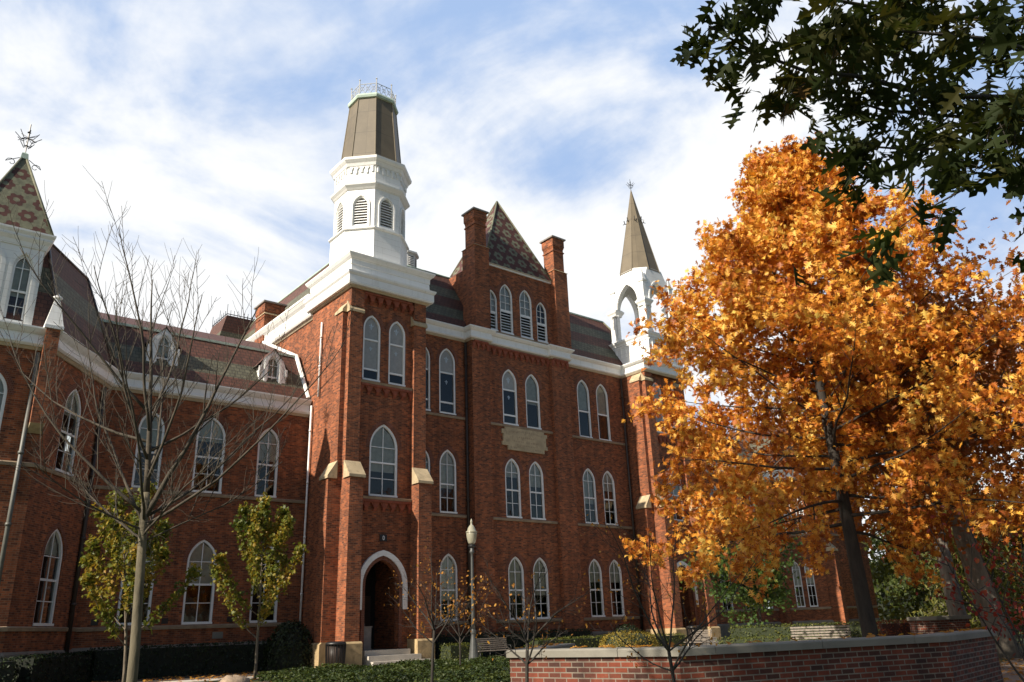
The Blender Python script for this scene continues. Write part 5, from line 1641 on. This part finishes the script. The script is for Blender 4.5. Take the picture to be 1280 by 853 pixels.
leafy("leafy_tree", (60, 17.0, 0), 9, .2, (3.6, 2.4), (0, 0, 3.0), 55, BARKD, L_SP, "low orange-leaved tree behind the red hedge", .26, 5000, MAPLE, trunk_h=4)
def conifer(loc, H, R, seed, label, lm=L_CON, n=9000):
    root = thing("conifer", loc, label, "tree")
    t = Tree(seed); b = Vector(loc)
    tr, rr = t.branch(b, (0, 0, 1), H, .22, .02, 8, .01, 0)
    for k in range(120):
        kk = .08 + .9 * (k / 120); p, d, r = t.at(tr, rr, min(.99, kk))
        az = k * 2.4; L = R * (1.02 - kk) * t.r.uniform(.8, 1.15) + .2
        q, qr = t.branch(p, (math.cos(az), math.sin(az), .1), L, max(.01, r * .3), .005, 5, .05, -.10)
        for m in range(7): t.lp.append((t.at(q, qr, .2 + .79 * m / 6)[0], 1))
    t.wood("trunk", BARK, root)
    t.leaves("crown", lm, root, NEEDLE, .34, n / len(t.lp), .2, .1, (0, 0, -1.2))
leafy("rust_oak", (31.0, 6.5, 0), 9, .2, (3.6, 2.8), (0, 0, 4.0), 57, BARKD, L_RUST, "rust-leaved tree with low dark foliage behind the grey trunk at the right edge", .2, 14000, LOBED, trunk_h=5)
conifer((46.5, 18.6, 0), 8.0, 3.4, 61, "drooping yellow-green conifer between the oak trunk and the pale trunk")
conifer((58, 23.0, 0), 14.0, 4.0, 62, "tall dark conifer behind the drooping yellow-green one", L_HEDGED, 8000)
k = 0
BGT = [(76, 34, 13, 5.5, "wide green background tree at the far right of the hall"), (82, 22, 14, 6, "olive background tree behind the tall dark conifer"),
       (75, 12, 12, 5, "dull green background tree behind the pale sunlit trunk"), (90, 10, 15, 6, "tallest far background tree behind the low brick wall"),
       (68, 3, 12, 5, "background tree at the right edge behind the grey trunk"), (84, -3, 14, 6, "far background tree at the extreme right"),
       (62, -6, 12, 5, "near background tree just beyond the right edge"), (96, 40, 16, 7, "hazy tall tree beyond the hall's right end"),
       (69, 26, 9, 4, "low green tree close beside the brick end bay"), (66, 19.5, 8, 4, "low spreading tree filling the gap right of the oak trunk"),
       (60, 11, 8, 4, "low tree with dull foliage above the low brick wall"), (52, 4.5, 8, 3.6, "low dark tree between the grey trunk and the frame edge")]
for x, y, H, R, lab in BGT:
    leafy("background_tree", (x, y, 0), H, .28, (R, H * .44), (0, 0, H * .43), 70 + k, BARKD, (L_CON, L_BACK, L_BACK, L_HEDGED)[k % 4], lab, .5, 5200, SIMPLE, trunk_h=H * .6, group="trees closing the view on the right")
    k += 1
fw = Fr((118, 62), (-.12, -1))
_w = leafy_solid("far_wood", "band of distant woodland low behind the trees on the right", "wood", fw, 0, 150, -4, 3, 0, 8.5, L_BACK, m_plain("wood_shadow", (.012, .016, .008), .9), .9, 4.0, 31, wob=.8)
_w['kind'] = 'stuff'
def red_shrub():
    root = thing("red_leaved_tree", (11.4, 3.9, 0), "small multi-stemmed tree with crimson leaves at the right edge", "tree")
    t = Tree(88); b = Vector((11.4, 3.9, 0))
    for k in range(7):
        az = k * 2.4; ang = R_(t.r.uniform(8, 38))
        q, qr = t.branch(b + Vector((.05 * math.cos(az), .05 * math.sin(az), -.05)), (math.sin(ang) * math.cos(az), math.sin(ang) * math.sin(az), math.cos(ang)), t.r.uniform(1.7, 2.7), .018, .005, 7, .07, .0)
        for m in range(9):
            p2, d2, r2 = t.at(q, qr, .4 + .59 * m / 9)
            q2, _ = t.branch(p2, t.turn(d2, R_(55)), t.r.uniform(.3, .75), .008, .003, 4, .1, 0)
            for z in range(1, 5): t.lp.append((q2[z], 1))
    t.wood("trunk", BARKD, root)
    t.leaves("crown", L_RED, root, SIMPLE, .065, 3.5, .09, .5, (0, 0, -.8))
red_shrub()

# ---- hedges, bushes, ivy -------------------------------------------------
CORE_D = m_plain("dark_hedge_core", (.008, .011, .005), .9)
CORE_G = m_plain("green_hedge_core", (.02, .028, .008), .9)
CORE_R = m_plain("red_hedge_core", (.04, .012, .008), .9)
def blob(name, label, c, rx, ry, h, lm, core, seed, size=.07, dens=170, power=2.6, cat="bush"):
    """rounded bush: leaves over a squashed superellipsoid"""
    root = thing(name, (c[0], c[1], 0), label, cat)
    rng = np.random.default_rng(seed)
    A = 2 * math.pi * (rx + ry) / 2 * h + math.pi * rx * ry
    n = int(A * dens)
    th = rng.uniform(0, 2 * math.pi, n); ph = np.arcsin(rng.uniform(0, 1, n))
    def sg(x, p): return np.sign(x) * np.abs(x) ** (2 / p)
    x = sg(np.cos(ph), power) * sg(np.cos(th), power); y = sg(np.cos(ph), power) * sg(np.sin(th), power); z = sg(np.sin(ph), power)
    Nn = np.stack([x / rx, y / ry, z / h], 1)
    P = np.stack([c[0] + rx * x, c[1] + ry * y, h * z], 1) + rng.normal(size=(n, 3)) * size * .5
    mb = MB(); pr = []
    for k in range(7):
        a = k / 6 * math.pi / 2; pr.append(((rx - size) * math.cos(a) ** (2 / power), (h - size) * math.sin(a) ** (2 / power)))
    mb.lathe((0, 0, 0), pr, core, 14)
    mb.v = [(c[0] + p[0], c[1] + p[1] * ry / rx, p[2]) for p in mb.v]
    mb.build("branches", root)
    leaf_mesh("foliage", P, Nn / np.linalg.norm(Nn, axis=1)[:, None] + rng.normal(size=(n, 3)) * .55, rng.uniform(size * .7, size * 1.4, n), SIMPLE[0], SIMPLE[1], lm, root, rng)
H0 = FY(0)
leafy_solid("hedge", "long dark yew hedge along the foot of the left wing", "hedge", FY(35.0), 7.9, 15.6, -.45, .45, 0, 1.15, L_HEDGED, CORE_D, .08, 110, 2)
leafy_solid("hedge", "dark hedge in front of the left bay at the frame edge", "hedge", FY(31.3), -2.5, 4.9, -.45, .45, 0, .95, L_HEDGED, CORE_D, .08, 110, 3)
leafy_solid("hedge", "dark yew hedge under the slanting bay wall", "hedge", FCH, -.2, 4.4, .35, 1.2, 0, 1.0, L_HEDGED, CORE_D, .08, 110, 14)
blob("cedar_shrub", "dark rounded evergreen shrub in the corner between left wing and tower", (15.2, 33.6), 1.0, 1.0, 1.9, L_HEDGED, CORE_D, 4, .1, 150, 2.2)
leafy_solid("hedge", "dark hedge at the foot of the main front behind the white bench", "hedge", FY(32.6), 21.6, 31.5, -.4, .4, 0, 1.15, L_HEDGED, CORE_D, .08, 110, 5)
leafy_solid("hedge", "low green box hedge left of the bench by the tower base", "hedge", FY(30.9), 21.2, 23.0, -.5, .4, 0, .75, L_HEDGE, CORE_G, .07, 150, 6)
leafy_solid("hedge", "low sunlit green hedge left of the rounded golden bush", "hedge", FY(30.3), 25.6, 31.0, -.5, .5, 0, .8, L_HEDGE, CORE_G, .07, 130, 7)
blob("bush", "rounded golden-green clipped bush behind the brick garden wall", (29.0, 27.3), 1.35, 1.0, 1.0, L_BUSH, CORE_G, 8, .07, 170, 3.4)
leafy_solid("hedge", "low sunlit green hedge right of the rounded golden bush", "hedge", FY(29.8), 32.4, 35.6, -.5, .5, 0, .75, L_HEDGE, CORE_G, .07, 130, 9)
blob("bush", "dark bush against the wall left of the right tower", (34.5, 32.6), 1.2, .8, 1.3, L_HEDGED, CORE_D, 10, .09, 140, 2.2)
FHR = Fr((26.2, 19.9), (27.9 - 26.2, 14.2 - 19.9))
leafy_solid("hedge", "clipped green hedge, lower front tier beside the slatted bench", "hedge", FHR, -.1, 5.9, -.5, .3, 0, .68, L_HEDGE, CORE_G, .06, 200, 11)
FHR2 = Fr((27.6, 20.3), (27.9 - 26.2, 14.2 - 19.9))
leafy_solid("hedge", "clipped green hedge, taller back tier behind the slatted bench", "hedge", FHR2, -.1, 7.2, -.6, .4, 0, 1.06, L_HEDGE, CORE_G, .06, 180, 12)
FHB = Fr((27.3, 13.8), (25.9 - 27.3, 12.0 - 13.8))
leafy_solid("barberry_hedge", "reddish barberry hedge between the oak trunk and the low brick wall", "hedge", Fr((26.6, 13.9), (.55, -.83)), 0, 2.3, -.6, .4, 0, 1.08, L_BARB, CORE_R, .06, 190, 13)
# ivy bed
def ivy():
    rng = np.random.default_rng(5); rr = random.Random(9)
    poly = [(10.2, 24.8), (11.2, 26.8), (15.0, 26.4), (18.4, 26.6), (19.9, 25.6), (17.6, 21.8), (14.2, 16.0), (11.5, 13.0), (9.0, 12.5), (7.5, 16)]
    def inside(x, y):
        c = False
        for i in range(len(poly)):
            x1, y1 = poly[i]; x2, y2 = poly[i - 1]
            if (y1 > y) != (y2 > y) and x < (x2 - x1) * (y - y1) / (y2 - y1) + x1: c = not c
        return c
    sheet(poly, .02, MULCH, "planting_bed")
    P = []
    while len(P) < 42000:
        x, y = rr.uniform(7, 20.2), rr.uniform(12, 27)
        if inside(x, y):
            h = .12 + .10 * math.sin(x * 1.7 + 1) * math.cos(y * 1.3) + .06 * math.sin(x * 4.1 + y * 3)
            P.append((x, y, max(.05, .16 + h * rr.uniform(.4, 1.0))))
    P = np.array(P); Nn = rng.normal(size=(len(P), 3)) * .5 + np.array([0, 0, 1])
    o = leaf_mesh("ivy_ground_cover", P, Nn, rng.uniform(.055, .10, len(P)), MAPLE[0], MAPLE[1], L_IVY, None, rng)
    tag(o, "bed of glossy dark green ivy in front of the tower steps", "ground cover", kind='stuff')
ivy()
def fallen():
    rng = np.random.default_rng(8)
    A = np.stack([rng.uniform(10, 40, 2600), rng.uniform(-4, 26, 2600), np.full(2600, .035)], 1)
    B = np.stack([rng.normal(20, 5, 2200), rng.normal(9, 4, 2200), np.full(2200, .035)], 1)
    C_ = np.stack([rng.uniform(4, 16, 900), rng.uniform(26, 34, 900), np.full(900, .035)], 1)
    w0 = np.array([(10.7, 12.0), (7.8, 9.72), (8.2, 6.9), (12.5, 5.57), (15.35, 6.05)]); ii = rng.integers(0, 4, 90); ff = rng.uniform(.03, .97, (90, 1))
    q = w0[ii] * (1 - ff) + w0[ii + 1] * ff; dv = w0[ii + 1] - w0[ii]; dv /= np.linalg.norm(dv, axis=1)[:, None]
    q = q + np.stack([-dv[:, 1], dv[:, 0]], 1) * rng.uniform(.04, .32, (90, 1))
    D_ = np.concatenate([q, np.full((90, 1), .995)], 1)
    P = np.concatenate([A, B, C_, D_])
    Nn = rng.normal(size=P.shape) * .25 + np.array([0, 0, 1])
    tag(leaf_mesh("fallen_leaves", P, Nn, rng.uniform(.08, .15, len(P)), LOBED[0], LOBED[1], L_SP, None, rng), "dry fallen leaves scattered over the ground under the trees", "leaves", kind='stuff')
fallen()

# ---- brick garden walls ---------------------------------------------------
def garden_wall(name, label, path, zt, thick=.36):
    cx_ = sum(p[0] for p in path) / len(path); cy_ = sum(p[1] for p in path) / len(path)
    root = thing(name, (path[0][0], path[0][1], 0), label, "wall")
    mb = MB(); mb.sweep(path, [(0, -.05), (0, zt - .105)], BRICKG)
    mb.sweep(path, [(-thick, zt - .105), (-thick, -.05)], BRICKG)
    for e, s_ in ((0, 1), (-1, -1)):
        a = Vector(path[0] if e == 0 else path[-1]); b = Vector(path[1] if e == 0 else path[-2])
        tn = (b - a).normalized() * s_; n_ = Vector((tn.y, -tn.x))
        q = a - n_ * thick
        pts = [(a.x, a.y, -.05), (q.x, q.y, -.05), (q.x, q.y, zt - .105), (a.x, a.y, zt - .105)]
        mb.poly(pts if e == 0 else pts[::-1], BRICKG)
    mb.build("brickwork", root)
    # coping of long stones with open joints
    cp = MB(); ov = .045
    V = [Vector(p) for p in path]
    V[0] = V[0] - (V[1] - V[0]).normalized() * .05; V[-1] = V[-1] + (V[-1] - V[-2]).normalized() * .05
    cum = [0.0]
    for i in range(len(V) - 1): cum.append(cum[-1] + (V[i + 1] - V[i]).length)
    def at_(l):
        for i in range(len(V) - 1):
            if l <= cum[i + 1] + 1e-9: return V[i].lerp(V[i + 1], (l - cum[i]) / (cum[i + 1] - cum[i]))
        return V[-1]
    l = 0.0; rk = random.Random(3)
    while l < cum[-1] - .05:
        l2 = min(cum[-1], l + rk.uniform(1.3, 1.7))
        for c_ in cum[1:-1]:
            if abs(l2 - c_) < .25: l2 = c_ + .3
        if cum[-1] - l2 < .4: l2 = cum[-1]
        pp = [at_(l + .004)] + [V[i] for i in range(1, len(V) - 1) if l + .01 < cum[i] < l2 - .01] + [at_(l2 - .004)]
        dz = rk.uniform(-.002, .002)
        cp.sweep([(p.x, p.y) for p in pp], [(-thick - ov, zt - .103), (ov, zt - .103), (ov + .004, zt - .02 + dz), (ov - .012, zt + dz), (-thick - ov + .012, zt + dz), (-thick - ov, zt - .02), (-thick - ov, zt - .103)], COPING)
        l = l2
    cp.build("coping", root)
    return root
garden_wall("garden_wall", "long low brick garden wall with a pale stone coping in the right foreground", [(10.7, 12.0), (7.8, 9.72), (8.2, 6.9), (12.5, 5.57), (15.35, 6.05)], .98)
garden_wall("garden_wall", "low brick wall with a sunlit stone coping between barberry hedge and grey trunk", [(26.3, 12.75), (25.65, 12.2), (25.85, 11.7), (27.3, 11.35)], 1.2)

# ---- lamp post -------------------------------------------------------------
def m_lantern():
    m, t, b = mat_new("milky_lantern_glass"); T = NT(t)
    b.inputs['Base Color'].default_value = (.45, .43, .32, 1); b.inputs['Roughness'].default_value = .25
    b.inputs['Transmission Weight'].default_value = .35; b.inputs['Coat Weight'].default_value = .4
    return m
LANTERN = m_lantern()
def lamp_post():
    x, y = 21.3, 28.95
    root = thing("lamp_post", (x, y, 0), "dark grey lamp post with a pale acorn lantern in front of the main facade", "lamp post")
    mb = MB(); mb.lathe((x, y, 0), [(0.246, 0), (0.246, .1), (0.221, .16), (0.197, .35), (0.148, .75), (0.107, 1.05), (0.098, 1.15), (0.123, 1.2), (0.123, 1.28), (0.090, 1.34)], IRONG, 16); mb.build("base", root, False)
    mb = MB(); mb.lathe((x, y, 0), [(0.086, 1.3), (0.082, 1.9), (0.061, 4.3), (0.057, 4.45), (0.107, 4.5), (0.107, 4.56), (0.074, 4.62), (0.082, 4.72)], IRONG, 14); mb.build("post", root, True)
    mb = MB(); mb.lathe((x, y, 0), [(0.098, 4.7), (0.164, 4.76), (0.164, 4.82), (0.098, 4.86)], BLACK, 14); mb.build("collar", root)
    mb = MB(); mb.lathe((x, y, 0), [(0.107, 4.85), (0.164, 4.92), (0.213, 5.1), (0.238, 5.3), (0.234, 5.36)], LANTERN, 18); mb.build("lantern", root, True)
    mb = MB(); mb.lathe((x, y, 0), [(0.254, 5.35), (0.262, 5.39), (0.197, 5.44), (0.164, 5.56), (0.098, 5.66), (0.049, 5.7), (0.041, 5.78), (0.057, 5.82), (0.016, 5.96)], LANTERN, 18); c = mb.build("lantern_cap", root, True)
lamp_post()

# ---- benches ----------------------------------------------------------------
def make_bench(label):
    root = thing("park_bench", (0, 0, 0), label, "bench", "slatted park benches")
    F = Fr((0, 0), (1, 0)); L = .95
    mb = MB()
    for k in range(6):
        z = .50 + k * .082; d = -.18 - k * .02
        mb.box(F, -L, L, d - .011, d + .011, z, z + .05, SLATWOOD)
    mb.build("backrest", root)
    mb = MB()
    for k in range(5): mb.box(F, -L, L, -.16 + k * .09, -.16 + k * .09 + .072, .42, .45, SLATWOOD)
    mb.build("seat", root)
    for s_ in (-1, 0, 1):
        mb = MB(); u = s_ * (L - .12)
        mb.tube([F.p(u, .24, 0), F.p(u, .22, .41), F.p(u, -.16, .40), F.p(u, -.30, .97)], .022, BLACK, 6)
        mb.tube([F.p(u, -.16, .40), F.p(u, -.30, 0)], .022, BLACK, 6)
        mb.build("leg", root, True)
        if s_:
            mb = MB(); mb.tube([F.p(u, .22, .41), F.p(u, .27, .55), F.p(u, .2, .64), F.p(u, -.2, .64)], .018, BLACK, 6); mb.build("armrest", root, True)
    return root
def copy_thing(o, label):
    c = o.copy(); COL.objects.link(c); c['label'] = label
    for ch in o.children:
        d = ch.copy(); COL.objects.link(d); d.parent = c
    return c
b1 = make_bench("pale slatted park bench behind the lamp post")
b1.location = (23.2, 30.1, 0); b1.rotation_euler.z = R_(-2)
b2 = copy_thing(b1, "pale slatted park bench in front of the two-tier hedge left of the oak trunk")
b2.location = (25.1, 15.2, .06); b2.rotation_euler.z = R_(-72)
b3 = copy_thing(b1, "slatted bench with black iron arms seen side-on by the right tower")
b3.location = (31.4, 25.2, 0); b3.rotation_euler.z = R_(-115)

# ---- bins, pedestal, boulder ----------------------------------------------
def bin_(loc, label, r=.36, h=1.02):
    root = thing("litter_bin", loc, label, "bin", "black litter bins")
    x, y, z = loc
    mb = MB()
    mb.lathe((x, y, z), [(r * .9, 0), (r * .9, .05)], BLACK, 20)
    for k in range(20):
        a = 2 * math.pi * k / 20; c = (math.cos(a), math.sin(a))
        mb.tube([(x + c[0] * r * .9, y + c[1] * r * .9, z + .03), (x + c[0] * r * .97, y + c[1] * r * .97, z + h * .5), (x + c[0] * r, y + c[1] * r, z + h * .9)], .02, BLACK, 4)
    mb.build("slats", root)
    mb = MB(); mb.lathe((x, y, z), [(r * .82, .06), (r * .86, h * .88)], PIPEB, 20); mb.build("liner", root, True)
    mb = MB(); mb.lathe((x, y, z), [(r * 1.04, h * .88), (r * 1.06, h * .92), (r * .95, h * .97), (r * .6, h), (r * .55, h * .97)], BLACK, 20); mb.build("rim", root, True)
    return root
bin_((16.15, 31.35, 0), "black litter bin between the stone base blocks left of the entrance steps", .40, 1.08)
bin_((37.4, 30.2, 0), "black litter bin before the right tower's left pier", .4, 1.15)
def pedestal():
    x, y, z = 18.32, 32.95, .66
    root = thing("ash_urn", (x, y, z), "grey square pedestal with a small spout standing inside the arched doorway", "pedestal")
    mb = MB(); mb.box(WORLD, x - .26, x + .26, -y - .22, -y + .22, z, z + .05, GREYBOX); mb.box(WORLD, x - .24, x + .24, -y - .2, -y + .2, z + .051, z + .92, GREYBOX); mb.box(WORLD, x - .27, x + .27, -y - .23, -y + .23, z + .921, z + .97, GREYBOX); mb.build("body", root)
    mb = MB(); mb.tube([(x, y, z + .95), (x, y, z + 1.1)], .022, PIPEG, 6); mb.build("spout", root)
pedestal()
def boulder():
    rr = random.Random(4)
    root = None
    mb = MB(); c = (9.35, 24.4); 
    n = 12; rows = 6
    pts = []
    for i in range(rows):
        a = i / (rows - 1) * math.pi / 2
        for k in range(n):
            b_ = 2 * math.pi * k / n
            j = 1 + .13 * math.sin(3 * b_ + i) + rr.uniform(-.06, .06)
            pts.append((c[0] + .52 * math.cos(a) * math.cos(b_) * j, c[1] + .38 * math.cos(a) * math.sin(b_) * j, .30 * math.sin(a) * j))
    fs = [(i * n + k, i * n + (k + 1) % n, (i + 1) * n + (k + 1) % n, (i + 1) * n + k) for i in range(rows - 1) for k in range(n)]
    mb.mesh(pts, fs, ROCK)
    tag(mb.build("boulder", None, True), "rounded brown boulder lying at the bottom edge beside the path", "rock")
boulder()

# ---- unseen trees added left of the frame to shade the garden wall and oak boughs
leafy("added_shade_tree", (-6.5, 4.6, 0), 19, .35, (3.8, 3.0), (0, 0, 14.5), 90, BARKD, L_RUST, "unseen tall rust-leaved tree added on the left to shade the garden wall", .26, 9000, LOBED, trunk_h=14)
leafy("added_shade_tree", (-5.0, 9.3, 0), 20, .4, (3.6, 3.6), (0, 0, 15.6), 91, BARKD, L_BACK, "tall green tree standing on the lawn left of the bare tree", .28, 9000, LOBED, trunk_h=17)
